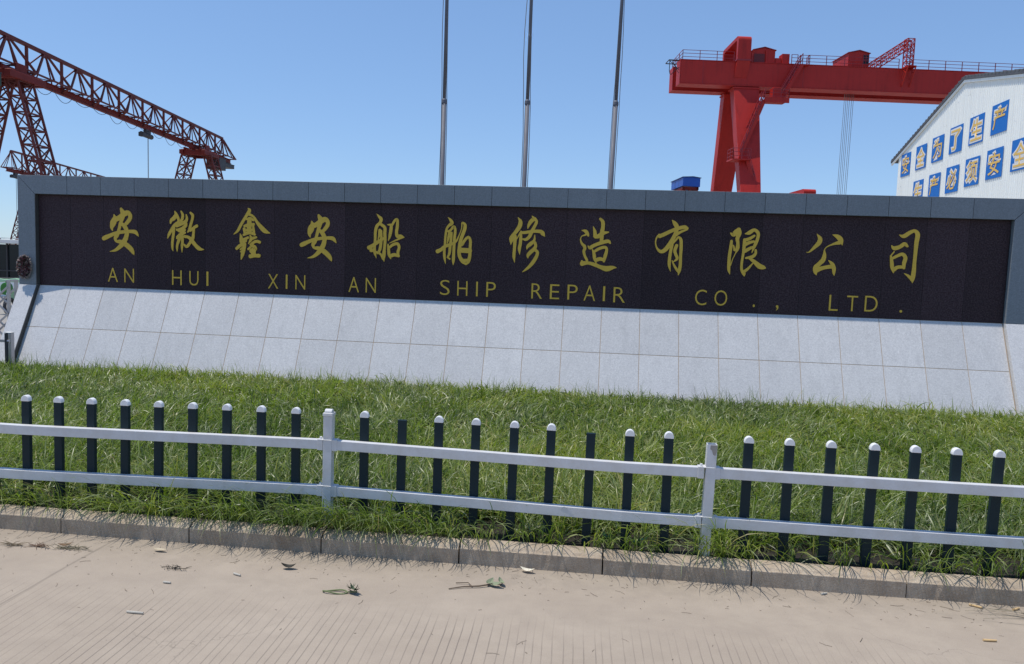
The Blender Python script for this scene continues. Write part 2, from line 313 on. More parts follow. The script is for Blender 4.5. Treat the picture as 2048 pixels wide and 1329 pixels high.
GLYPHS = {
 'an': [[(-8013,2769,39),(-7988,2721,78),(-7957,2668,83)],[(-8140,2668,12),(-8125,2610,73),(-8152,2531,108),(-8178,2452,64),(-8165,2393,12)],[(-8136,2570,78),(-8041,2617,83),(-7957,2678,88),(-7889,2699,83),(-7847,2652,68),(-7864,2588,68),(-7938,2503,54),(-7969,2487,29)],[(-7957,2673,59),(-7994,2594,64),(-8027,2505,57),(-8054,2406,54),(-8081,2327,64),(-8116,2277,61),(-8098,2223,44),(-8014,2211,74),(-7920,2165,83),(-7837,2094,79),(-7801,2036,49),(-7787,2002,8)],[(-8011,2525,49),(-7948,2473,73),(-7909,2391,71),(-7924,2293,78),(-7972,2203,83),(-8047,2122,67),(-8126,2068,44),(-8218,2045,8)],[(-8330,2259,69),(-8282,2282,77),(-8223,2308,65),(-8086,2361,59),(-7939,2385,55),(-7834,2393,57),(-7761,2384,68),(-7725,2348,44),(-7701,2311,6)]],
 'hui': [[(-7058,2751,15),(-7037,2693,58),(-7074,2634,68),(-7120,2599,53),(-7134,2550,29)],[(-7027,2698,44),(-7001,2641,48),(-6991,2583,44),(-7033,2553,39)],[(-6997,2573,39),(-7059,2523,53),(-7116,2439,53),(-7160,2365,47),(-7189,2294,10)],[(-7074,2474,49),(-7085,2357,47),(-7101,2240,45),(-7102,2142,37),(-7089,2086,6)],[(-6947,2754,24),(-6919,2692,46),(-6929,2624,48),(-6966,2565,48)],[(-6857,2703,19),(-6845,2636,44),(-6868,2587,53),(-6940,2546,58),(-7028,2505,49)],[(-6863,2577,39),(-6868,2519,58),(-6930,2469,49),(-7028,2441,29)],[(-6884,2446,53),(-6961,2429,63),(-7028,2451,29)],[(-6873,2402,34),(-6951,2371,58),(-7023,2320,34)],[(-6920,2323,39),(-6982,2312,49),(-7028,2300,19)],[(-6956,2371,58),(-6982,2282,56),(-7011,2204,44),(-7019,2135,34),(-7014,2077,6)],[(-6930,2342,53),(-6922,2265,47),(-6931,2167,41),(-6931,2070,6)],[(-6783,2734,34),(-6744,2692,48),(-6749,2624,44),(-6775,2541,46),(-6796,2463,47),(-6829,2411,24)],[(-6664,2520,48),(-6724,2484,48),(-6786,2434,39)],[(-6724,2475,44),(-6729,2387,44),(-6743,2309,56),(-6797,2225,47),(-6848,2170,47),(-6900,2207,27)],[(-6889,2339,49),(-6807,2322,49),(-6755,2270,66),(-6694,2199,60),(-6627,2143,63),(-6545,2129,8)]],
 'xin': [[(-5784,2833,14),(-5759,2795,59),(-5809,2713,50),(-5859,2635,48),(-5911,2547,48),(-5960,2459,43),(-6033,2397,8)],[(-5779,2742,48),(-5688,2697,38),(-5627,2608,50),(-5561,2533,69),(-5490,2468,72),(-5402,2435,8)],[(-5814,2650,24),(-5748,2666,53),(-5687,2639,38)],[(-5844,2539,43),(-5768,2560,58),(-5682,2572,48)],[(-5758,2657,67),(-5760,2551,82),(-5767,2435,72)],[(-5848,2500,48),(-5838,2424,38)],[(-5692,2553,29),(-5687,2496,43),(-5676,2438,38)],[(-5858,2394,39),(-5757,2436,58),(-5661,2405,38)],[(-5833,2472,38),(-5707,2481,38)],[(-5917,2412,10),(-5899,2354,53),(-5893,2278,68)],[(-5878,2307,48),(-5777,2353,43)],[(-5888,2273,58),(-5807,2299,34)],[(-5979,2164,48),(-5913,2219,56),(-5832,2255,48)],[(-5837,2246,58),(-5852,2153,60),(-5877,2066,56),(-5897,1987,12)],[(-5908,2113,24),(-5847,2154,43)],[(-5913,2151,24),(-5847,2202,39)],[(-5742,2388,24),(-5726,2331,53),(-5771,2252,14)],[(-5635,2363,34),(-5706,2341,53)],[(-5574,2283,48),(-5645,2295,48),(-5736,2239,39)],[(-5690,2236,39),(-5776,2161,34)],[(-5675,2207,67),(-5650,2170,58),(-5715,2143,68),(-5735,2119,39)],[(-5685,2149,87),(-5684,2062,77)],[(-5740,2046,68),(-5664,2058,58),(-5583,2061,63)]],
 'an2': [[(-4582,2754,37),(-4556,2707,74),(-4526,2656,79)],[(-4699,2656,11),(-4684,2599,70),(-4708,2522,103),(-4730,2446,61),(-4716,2389,11)],[(-4693,2561,75),(-4605,2606,79),(-4526,2665,84),(-4462,2686,79),(-4422,2640,65),(-4436,2578,65),(-4504,2495,51),(-4534,2480,28)],[(-4526,2661,56),(-4560,2584,61),(-4588,2497,54),(-4612,2401,51),(-4636,2324,61),(-4668,2276,58),(-4649,2224,42),(-4570,2212,70),(-4480,2167,80),(-4400,2098,75),(-4364,2042,47),(-4351,2009,7)],[(-4574,2517,47),(-4514,2466,70),(-4475,2387,67),(-4487,2291,75),(-4530,2204,80),(-4598,2125,64),(-4672,2073,42),(-4759,2051,8)],[(-4869,2258,66),(-4824,2280,73),(-4770,2306,62),(-4641,2358,56),(-4503,2381,52),(-4404,2389,54),(-4334,2380,65),(-4299,2344,42),(-4276,2309,6)]],
 'chuan': [[(-3610,2801,6),(-3566,2755,42),(-3534,2718,55),(-3549,2661,47),(-3602,2603,52),(-3624,2508,47),(-3626,2376,43),(-3634,2262,44),(-3627,2168,44),(-3601,2088,6)],[(-3534,2634,47),(-3470,2584,49),(-3468,2494,52),(-3461,2381,49),(-3468,2258,45),(-3477,2135,57),(-3473,2035,8)],[(-3552,2544,47),(-3560,2463,36),(-3576,2387,17)],[(-3534,2530,47),(-3525,2445,40),(-3528,2341,47),(-3545,2227,47),(-3583,2164,36)],[(-3732,2250,66),(-3664,2288,59),(-3587,2344,57),(-3491,2409,47)],[(-3692,2213,66),(-3633,2215,47)],[(-3613,2187,38),(-3534,2157,36),(-3484,2073,38)],[(-3427,2632,11),(-3369,2624,45),(-3367,2554,52),(-3384,2450,45),(-3407,2372,8)],[(-3349,2630,38),(-3303,2706,42),(-3264,2712,42),(-3262,2613,49),(-3274,2519,49),(-3258,2453,58),(-3200,2451,58),(-3145,2440,8)],[(-3151,2438,19),(-3257,2397,28),(-3387,2336,9)],[(-3411,2317,24),(-3399,2232,45),(-3388,2147,47),(-3359,2084,14)],[(-3390,2261,36),(-3333,2310,45),(-3256,2331,49),(-3225,2275,45),(-3243,2199,47),(-3232,2124,28)],[(-3368,2129,57),(-3300,2152,55),(-3227,2134,43)]],
 'bo': [[(-2437,2779,6),(-2390,2732,45),(-2372,2686,58),(-2417,2647,42),(-2453,2590,37),(-2469,2477,37),(-2475,2337,39),(-2482,2224,42),(-2474,2121,38),(-2457,2035,6)],[(-2433,2553,33),(-2386,2578,35),(-2340,2631,45),(-2313,2580,42),(-2321,2454,45),(-2326,2323,47),(-2328,2201,47),(-2330,2098,49),(-2332,2018,6)],[(-2404,2545,45),(-2421,2451,39),(-2436,2366,17)],[(-2375,2536,42),(-2377,2434,43),(-2389,2321,47),(-2397,2208,42),(-2426,2137,28)],[(-2431,2141,23),(-2388,2114,28)],[(-2597,2228,66),(-2535,2260,56),(-2474,2313,52),(-2380,2349,49),(-2295,2399,34),(-2250,2493,17),(-2211,2607,15),(-2204,2695,26),(-2160,2673,46),(-2158,2608,56),(-2189,2514,56),(-2220,2420,56),(-2235,2307,58),(-2240,2213,58),(-2219,2139,56),(-2171,2080,64),(-2121,2034,19)],[(-2198,2346,47),(-2153,2422,45),(-2097,2472,42),(-2062,2415,45),(-2064,2303,47),(-2065,2182,51),(-2086,2087,56),(-2122,2034,19)],[(-2215,2261,80),(-2062,2256,79)],[(-2191,2093,56),(-2077,2106,47)]],
 'xiu': [[(-1310,2807,10),(-1269,2746,58),(-1279,2669,69),(-1327,2590,60),(-1383,2516,60),(-1401,2463,75),(-1409,2377,10)],[(-1349,2513,60),(-1346,2426,54),(-1350,2310,48),(-1354,2193,48),(-1339,2092,6)],[(-1254,2592,24),(-1254,2506,46),(-1257,2409,50),(-1270,2312,50),(-1263,2221,6)],[(-1318,2465,14),(-1263,2573,24)],[(-1088,2839,8),(-1062,2795,57),(-1108,2741,59),(-1137,2682,40),(-1148,2636,12)],[(-1042,2796,48),(-1013,2744,48),(-1045,2666,48),(-1083,2588,58),(-1115,2515,53),(-1166,2465,48),(-1223,2468,24)],[(-1253,2568,40),(-1170,2576,48),(-1045,2597,48),(-938,2594,58),(-903,2560,62),(-872,2519,6)],[(-1033,2541,12),(-1039,2455,40),(-1096,2395,60),(-1138,2355,48),(-1151,2311,14)],[(-1027,2421,48),(-1012,2369,48),(-1034,2320,58),(-1100,2255,60),(-1130,2210,48),(-1128,2170,12)],[(-1014,2301,48),(-979,2264,48),(-1000,2186,56),(-1046,2107,58),(-1102,2037,48),(-1159,1985,33),(-1211,1946,6)]],
 'zao': [[(-294,2635,11),(-236,2623,52),(-205,2586,55),(-185,2548,24)],[(-233,2564,29),(-285,2545,15),(-307,2496,19),(-285,2430,36),(-243,2388,50),(-235,2346,48),(-249,2307,44),(-227,2231,40),(-196,2174,40),(-190,2117,38)],[(-272,2157,29),(-267,2105,67)],[(-272,2114,77),(-176,2127,50),(-79,2106,58),(18,2071,59),(110,2046,84),(172,2057,75),(228,2069,46),(278,2066,6)],[(-117,2698,10),(-91,2627,49),(-79,2542,59)],[(-79,2537,52),(-22,2553,67),(42,2598,59),(127,2619,19)],[(-15,2824,36),(30,2773,57),(34,2688,59),(23,2602,67),(22,2516,59),(20,2459,46)],[(-188,2395,11),(-153,2367,57),(-92,2403,53),(20,2449,57),(124,2476,55),(162,2444,24)],[(-117,2345,14),(-87,2274,48),(-74,2198,48),(-42,2120,11)],[(-79,2312,43),(5,2363,46),(85,2380,46),(109,2338,44),(89,2241,55),(72,2155,33)],[(-54,2174,57),(12,2196,57),(75,2179,43)]],
 'you': [[(1098,2833,10),(1136,2790,59),(1173,2732,68),(1167,2653,59),(1133,2564,61),(1080,2464,65),(1016,2374,65),(950,2342,54),(889,2389,30),(860,2477,20),(875,2556,25),(912,2606,29)],[(913,2577,59),(985,2609,59),(1080,2659,55),(1175,2701,54),(1289,2730,57),(1341,2712,34)],[(1160,2604,54),(1235,2653,39),(1335,2698,29)],[(1128,2476,29),(1169,2526,29),(1206,2571,34),(1247,2533,47),(1256,2411,49),(1255,2283,45),(1257,2155,49),(1247,2056,47),(1232,1984,8)],[(1115,2455,49),(1098,2347,47),(1087,2228,49),(1089,2129,44),(1112,2039,6)],[(1188,2448,49),(1163,2368,49),(1178,2310,47),(1204,2242,44),(1153,2191,18)],[(1127,2210,15),(1165,2132,32),(1208,2069,39),(1239,2026,30)]],
 'xian': [[(1988,2663,10),(2036,2640,68),(2081,2681,78),(2117,2721,58)],[(2112,2725,58),(2130,2663,58),(2101,2584,58),(2112,2506,49),(2110,2428,56),(2086,2348,10)],[(2015,2542,39),(2009,2435,49),(1997,2308,49),(1995,2180,49),(2000,2092,43),(2019,2026,6)],[(2045,2475,19),(2071,2398,39)],[(2086,2354,15),(2048,2260,12),(2020,2161,18)],[(2212,2655,12),(2272,2672,58),(2346,2718,48),(2406,2671,50),(2403,2584,48),(2369,2485,49),(2329,2367,10)],[(2213,2558,47),(2278,2580,48),(2356,2631,34)],[(2217,2485,49),(2281,2522,49),(2352,2543,34)],[(2223,2388,54),(2287,2429,49),(2347,2460,34)],[(2212,2568,49),(2209,2461,49),(2201,2344,39),(2189,2226,37),(2191,2109,41),(2228,2046,54),(2236,2002,10)],[(2218,2066,49),(2286,2122,37),(2353,2207,18)],[(2385,2413,34),(2386,2359,41),(2342,2309,49),(2243,2284,29)],[(2295,2288,37),(2375,2232,56),(2455,2167,78),(2518,2149,60),(2543,2141,29)]],
 'gong': [[(3281,2684,10),(3329,2615,62),(3318,2553,68),(3253,2478,48),(3182,2408,19),(3139,2405,5)],[(3509,2681,8),(3583,2654,62),(3636,2604,70),(3661,2530,12)],[(3619,2567,64),(3530,2539,31),(3443,2497,16),(3406,2447,17),(3411,2379,50),(3396,2296,69),(3340,2231,64),(3293,2172,75),(3296,2104,57),(3313,2061,8)],[(3296,2136,89),(3394,2171,57),(3504,2195,58),(3555,2187,52)],[(3475,2293,10),(3531,2238,54),(3561,2176,58),(3566,2104,42),(3573,2060,6)]],
 'si': [[(4478,2707,10),(4544,2689,59),(4628,2747,56),(4695,2772,49),(4740,2720,66),(4732,2597,63),(4729,2443,53),(4726,2289,53),(4726,2165,62),(4719,2062,60),(4717,1992,8)],[(4590,2132,8),(4658,2091,41),(4717,2031,46)],[(4375,2545,10),(4419,2505,62),(4497,2528,56),(4562,2573,57),(4609,2537,31)],[(4423,2454,18),(4378,2391,21)],[(4378,2391,26),(4397,2298,51),(4412,2206,52),(4437,2133,12)],[(4401,2350,39),(4477,2394,46),(4544,2419,51),(4590,2367,56),(4576,2284,57),(4580,2207,36)],[(4433,2181,62),(4490,2221,51),(4578,2227,46)]],
}
LETTERS = [('A', -8.17, 0.18, 1.535, 0.236), ('N', -7.877, 0.174, 1.533, 0.234), ('H', -7.026, 0.171, 1.523, 0.247), ('U', -6.725, 0.161, 1.525, 0.242), ('I', -6.488, 0.042, 1.529, 0.238), ('X', -5.345, 0.176, 1.527, 0.241), ('I', -5.113, 0.037, 1.53, 0.236), ('N', -4.878, 0.169, 1.529, 0.237), ('A', -3.971, 0.177, 1.521, 0.246), ('N', -3.685, 0.171, 1.523, 0.24), ('S', -2.457, 0.159, 1.532, 0.243), ('H', -2.171, 0.167, 1.531, 0.237), ('I', -1.933, 0.035, 1.531, 0.236), ('P', -1.705, 0.153, 1.53, 0.238), ('R', -0.968, 0.172, 1.532, 0.24), ('E', -0.683, 0.15, 1.535, 0.234), ('P', -0.399, 0.161, 1.537, 0.237), ('A', -0.13, 0.183, 1.531, 0.241), ('I', 0.098, 0.042, 1.535, 0.234), ('R', 0.338, 0.183, 1.522, 0.239), ('C', 1.599, 0.176, 1.53, 0.243), ('O', 1.904, 0.194, 1.534, 0.239), ('.', 2.409, 0.032, 1.533, 0.042), (',', 2.761, 0.039, 1.494, 0.083), ('L', 3.594, 0.133, 1.525, 0.242), ('T', 3.869, 0.161, 1.529, 0.236), ('D', 4.146, 0.188, 1.534, 0.239), ('.', 4.585, 0.039, 1.536, 0.041)]

# ------------------------------------------------------------------ ground, road, kerb
def sheet(name, x0, x1, y0, y1, z, mat, kind='structure'):
    me = bpy.data.meshes.new(name); me.from_pydata([(x0, y0, z), (x1, y0, z), (x1, y1, z), (x0, y1, z)], [], [(0, 1, 2, 3)])
    return tag(link(name, me, mat), kind=kind)
sheet('ground', -1500, 1500, -300, 2500, -.03, M['ground'])
sheet('road', -40, 40, -30, 5.18, 0, M['road'])

def kerb():
    mb = MB(); r = random.Random(3)
    x = -3.829-.985*5
    prof = [(0, -.02), (0, .106), (.0035, .110), (.016, .112), (.030, .124), (.055, .135), (.085, .140), (.122, .141), (.122, -.02)]
    for i in range(14):
        g = r.uniform(.003, .007); dy = r.uniform(-.004, .004); dz = r.uniform(-.004, .003)
        a, b = x+g, x+.985-r.uniform(.003, .007)
        # several sections so that the arris can be chipped and uneven
        n = 26; ring = []
        for k in range(n+1):
            t = a+(b-a)*k/n; c = max(0, r.gauss(0, 1)-1.1)*.006
            ring.append([(t, 5.173+dy+(py if j not in (1, 2) else py+c*(1.2 if j == 1 else .6))+r.gauss(0, .0006),
                          pz+dz-(c if j in (1, 2, 3) else 0)+(r.gauss(0, .0009) if j in (3, 4, 5, 6) else 0)) for j, (py, pz) in enumerate(prof)])
        m = len(prof); vs = [p for q in ring for p in q]; fs = []
        for k in range(n):
            for j in range(m): fs.append((k*m+j, k*m+(j+1) % m, (k+1)*m+(j+1) % m, (k+1)*m+j))
        fs += [tuple(range(m-1, -1, -1)), tuple(n*m+j for j in range(m))]
        mb.add(vs, fs); x += .985
    tag(mb.build('kerb', M['kerb']), kind='structure')
kerb()

def soil():
    nx, ny = 120, 44; vs = []
    for j in range(ny+1):
        for i in range(nx+1):
            x = -12.6+21.6*i/nx; y = 5.285+(12.75-5.285)*j/ny
            e = 0 if j == 0 else 1
            vs.append((x, y, .105+e*(.012*math.sin(x*2.1+y)+.01*math.sin(y*3.3-x*1.7)+random.uniform(-.008, .012))))
    fs = [(j*(nx+1)+i, j*(nx+1)+i+1, (j+1)*(nx+1)+i+1, (j+1)*(nx+1)+i) for j in range(ny) for i in range(nx)]
    me = bpy.data.meshes.new('soil'); me.from_pydata(vs, [], fs)
    tag(link('soil', me, M['soil']), kind='structure')
soil()

# ------------------------------------------------------------------ the company sign wall
D = 12.34
XLO, XLI, XRI, XRO = -9.826, -9.515, 6.060, 6.372
ZT, ZB, ZP = 3.281, 2.973, 1.437
SEAM = [-8.928+.6*k for k in range(25)]
sign = empty('sign_wall', 'long grey granite company sign wall with black name panel and sloped tiled base', 'sign wall', ((XLI+XRI)/2, 12.6, .1))
sp = Vector(sign.location)
def ub(mb, name, mat, parent=sign, **kw):          # build in world coordinates under the sign
    o = mb.build(name, mat, parent, **kw)
    o.matrix_parent_inverse = Matrix.Translation(-sp)
    return o
def sign_wall():
    g = .003
    fr = MB()
    xs = [XLO]+SEAM+[XRO]
    for i in range(len(xs)-1):
        a, b = xs[i]+(g if i else 0), xs[i+1]-(g if i < len(xs)-2 else 0)
        if i == 0: poly = [(a, D, ZT), (b, D, ZT), (b, D, ZB), (XLI+.004, D, ZB)]
        elif i == len(xs)-2: poly = [(a, D, ZT), (b, D, ZT), (XRI-.004, D, ZB), (a, D, ZB)]
        else: poly = [(a, D, ZT), (b, D, ZT), (b, D, ZB), (a, D, ZB)]
        fr.prism(poly, (0, 0, 0), (0, .70, 0))
    ub(fr, 'top_band', M['frame'], bevel=.002, seg=1)
    for s in (0, 1):
        o, n = (XLO, XLI) if s == 0 else (XRO, XRI)
        e = .004 if s == 0 else -.004
        p = MB().prism([(o, D, ZT-.006), (n, D, ZB-.006), (n, D, ZP+.002), (o, D, ZP+.002)], (0, 0, 0), (0, .70, 0))
        ub(p, 'pillar', M['frame'], bevel=.002, seg=1)
        a, b = min(o, n), max(o, n)
        q = MB().prism([(a, D, ZP-.002), (a, D-.69, .05), (a, 13.04, .05), (a, 13.04, ZP-.002)], (0, 0, 0), (b-a, 0, 0))
        ub(q, 'sloped_border', M['granite'], bevel=.002, seg=1)
    for s in (0,):   # added dark strips: shade on the left frame's inner lip, put into colour
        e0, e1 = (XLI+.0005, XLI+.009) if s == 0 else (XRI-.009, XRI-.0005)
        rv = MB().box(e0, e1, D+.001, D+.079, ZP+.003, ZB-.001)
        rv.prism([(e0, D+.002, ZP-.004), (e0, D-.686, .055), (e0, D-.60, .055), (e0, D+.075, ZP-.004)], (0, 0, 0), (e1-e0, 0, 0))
        ub(rv, 'reveal_shade', M['reveal_shade'])
    pn = MB(); xs = [XLI+.011]+SEAM+[XRI-.011]
    for i in range(len(xs)-1):
        pn.box(xs[i]+.002, xs[i+1]-.002, D+.08, D+.12, ZP, ZB-.003)
    ub(pn, 'name_panel', M['panel'], bevel=.001, seg=1)
    A, B, Cc = Vector((0, D+.076, ZP-.003)), Vector((0, D-.254, .746)), Vector((0, D-.60, .05))
    sl = MB()
    for i in range(len(xs)-1):
        a, b = xs[i]+.0042, xs[i+1]-.0042
        for P, Q in ((A, B), (B, Cc)):
            d = (Q-P).normalized(); nn = Vector((0, d.z, -d.y)); nn = nn if nn.y > 0 else -nn
            p, q = P+d*.0042, Q-d*.0042
            sl.prism([(a, p.y, p.z), (a, q.y, q.z), (a, q.y+nn.y*.03, q.z+nn.z*.03), (a, p.y+nn.y*.03, p.z+nn.z*.03)], (0, 0, 0), (b-a, 0, 0))
    ub(sl, 'sloped_tiles', M['granite'], bevel=.0015, seg=1)
    co = MB()
    co.prism([(XLI, A.y+.006, A.z), (XLI, B.y+.0032, B.z-.001), (XLI, Cc.y+.0032, Cc.z), (XLI, 12.9, .05), (XLI, 12.9, A.z)], (.004, 0, 0), (XRI-XLI-.004, 0, 0))
    ub(co, 'mortar_bed', M['grout']); co = MB()
    co.box(XLI+.004, XRI-.004, D+.0835, 13.0, ZP+.002, ZB-.01)
    co.box(XLO+.01, XRO-.01, D+.004, 13.03, ZB+.004, ZT-.004)
    ub(co, 'wall_core', M['joint'])
sign_wall()

def catmull(pts, n=5):
    P = [np.array(p, float) for p in pts]
    if len(P) < 3: return P
    P = [2*P[0]-P[1]]+P+[2*P[-1]-P[-2]]; out = []
    for i in range(1, len(P)-2):
        for k in range(n):
            t = k/n
            out.append(.5*((2*P[i])+(-P[i-1]+P[i+1])*t+(2*P[i-1]-5*P[i]+4*P[i+1]-P[i+2])*t*t+(-P[i-1]+3*P[i]-3*P[i+1]+P[i+2])*t**3))
    out.append(P[-2]); return out
def brush(strokes):
    mb = MB(); yf = D+.080
    for k, st in enumerate(strokes):
        c = catmull([(x/1000, z/1000, w/2000) for x, z, w in st], 5); top = yf-.007-.0004*k; L = []; R = []
        for i, p in enumerate(c):
            d = c[min(i+1, len(c)-1)][:2]-c[max(i-1, 0)][:2]; d = d/(np.linalg.norm(d)+1e-9); n = np.array([-d[1], d[0]]); w = max(.001, p[2])
            if i == 0 and w > .012:
                for a in (math.pi*.5, math.pi*.75): pass
            L.append(p[:2]+n*w); R.append(p[:2]-n*w)
        def capp(i, s):
            d = c[1][:2]-c[0][:2] if i == 0 else c[-1][:2]-c[-2][:2]; d = d/(np.linalg.norm(d)+1e-9)
            n = np.array([-d[1], d[0]]); w = max(.001, c[i][2])
            return [c[i][:2]+w*(math.cos(a)*n+math.sin(a)*s*d*.8) for a in (math.pi*.25, math.pi*.5, math.pi*.75)]
        m = len(L); vs = []; fs = []
        for q in (L, R): vs += [(p[0], top, p[1]) for p in q]
        for i in range(m-1): fs.append((i, i+1, m+i+1, m+i))
        e0, e1 = capp(0, -1), capp(-1, 1)
        b = len(vs); vs += [(p[0], top, p[1]) for p in e0]; fs.append((0, m, b+2, b+1, b))
        b2 = len(vs); vs += [(p[0], top, p[1]) for p in e1]; fs.append((m-1, b2, b2+1, b2+2, 2*m-1))
        rim = list(range(m))+[b2, b2+1, b2+2]+list(range(2*m-1, m-1, -1))+[b+2, b+1, b]
        nb = len(vs); vs += [(vs[i][0], yf-.0005, vs[i][2]) for i in rim]
        for i in range(len(rim)): j = (i+1) % len(rim); fs.append((rim[i], rim[j], nb+j, nb+i))
        mb.add(vs, fs)
    return mb
WORDS = [('an', 'gold brush-written character, first from the left'), ('hui', None), ('xin', None), ('an2', None), ('chuan', None), ('bo', None),
         ('xiu', None), ('zao', None), ('you', None), ('xian', None), ('gong', None), ('si', None)]
for key, _ in WORDS: ub(brush(GLYPHS[key]), 'brush_character', M['gold'])

def glyph(ch, bold=0.0, extrude=.0, res=4):
    cu = bpy.data.curves.new('glyph', 'FONT'); cu.body = ch; cu.size = 1; cu.resolution_u = res; cu.offset = bold; cu.extrude = extrude
    o = bpy.data.objects.new('glyph', cu); COL.objects.link(o)
    bpy.context.view_layer.update()
    me = bpy.data.meshes.new_from_object(o.evaluated_get(bpy.context.evaluated_depsgraph_get()))
    bpy.data.objects.remove(o); bpy.data.curves.remove(cu)
    return me
def letters():
    for ch, xc, w, zb, h in LETTERS:
        me = glyph(ch, -.010 if ch.isalpha() and ch != 'I' else 0.0, .02, 4); n = len(me.vertices); co = np.empty(n*3); me.vertices.foreach_get('co', co); co = co.reshape(-1, 3)
        lo, hi = co.min(0), co.max(0)
        if ch == 'I': w *= .8
        out = np.empty_like(co)
        out[:, 0] = xc+((co[:, 0]-lo[0])/(hi[0]-lo[0])-.5)*w
        out[:, 2] = zb+(co[:, 1]-lo[1])/(hi[1]-lo[1])*h
        out[:, 1] = np.where(co[:, 2] > 0, D+.0745, D+.0795)
        me.vertices.foreach_set('co', out.ravel()); me.update()
        name = 'letter' if ch.isalpha() else ('full_stop' if ch == '.' else 'comma'); me.name = name
        o = link(name, me, M['gold'], sign); o.matrix_parent_inverse = Matrix.Translation(-sp)
letters()

# ------------------------------------------------------------------ dried wreath on the left pillar
def wreath():
    r = random.Random(5); w = empty('wreath', 'withered dark red and brown flower wreath hung on the left granite pillar', 'wreath', (-9.70, 12.335, 1.735))
    base = MB(); pet = MB(); edge = MB()
    ring = [(.085*math.cos(a), -.03, .145*math.sin(a)) for a in [2*math.pi*i/28 for i in range(29)]]
    base.tube(ring, .022, 8, False)
    def leaf(mb, c, d, l, wd):
        d = d.normalized(); s = d.cross(Vector((r.uniform(-1, 1), r.uniform(-1, 1), r.uniform(-1, 1)))).normalized()
        u = d.cross(s)*l*.2
        mb.add([c, c+d*l*.5+s*wd+u, c+d*l, c+d*l*.5-s*wd+u], [(0, 1, 2, 3)])
    for i in range(520):
        a = r.uniform(0, 2*math.pi); q = math.sqrt(r.random()); c = Vector((.105*q*math.cos(a), -.035-.05*(1-q*q)*r.random(), .165*q*math.sin(a)))
        d = Vector((math.cos(a)+r.gauss(0, .7), -abs(r.gauss(.6, .6)), math.sin(a)+r.gauss(0, .7)))
        leaf(pet if r.random() < .55 else (edge if r.random() < .3 else base), c, d, r.uniform(.025, .055), r.uniform(.010, .018))
    for i in range(260):
        a = r.uniform(0, 2*math.pi); c = Vector((.105*math.cos(a), -.03, .17*math.sin(a)))
        leaf(edge, c, Vector((math.cos(a)+r.gauss(0, .4), r.gauss(-.2, .3), math.sin(a)+r.gauss(0, .4))), r.uniform(.03, .055), r.uniform(.006, .012))
    base.build('greenery', plain('dried_wreath_leaves', (.035, .035, .022)), w)
    pet.build('petals', plain('withered_petals', (.20, .075, .08)), w)
    edge.build('outer_petals', plain('faded_petals', (.55, .45, .40)), w)
wreath()

# ------------------------------------------------------------------ picket fence
FP = [(-8, 5.36), (-4.25, 5.367), (-2.66, 5.455), (-1.9, 5.48), (-.82, 5.435), (.26, 5.36), (.81, 5.353), (2.7, 5.36), (7.0, 5.37)]
def fy(x): return float(np.interp(x, [p[0] for p in FP], [p[1] for p in FP]))
fence = empty('picket_fence', 'low white railed fence with dark green pickets along the kerb', 'fence', (-.5, 5.4, .11))
fl = Matrix.Translation(-Vector(fence.location))
def fb(mb, name, mat, parent=fence, **kw):
    o = mb.build(name, mat, parent, **kw)
    o.matrix_parent_inverse = fl if parent is fence else Matrix()
    return o
PX = [-3.254, -3.052, -2.853, -2.649, -2.447, -2.241, -2.038, -1.836, -1.633, -1.243, -1.034, -.829, -.625, -.42, -.218, -.006, .202, .408, .816, 1.024, 1.229, 1.439, 1.642, 1.846, 2.044, 2.25]
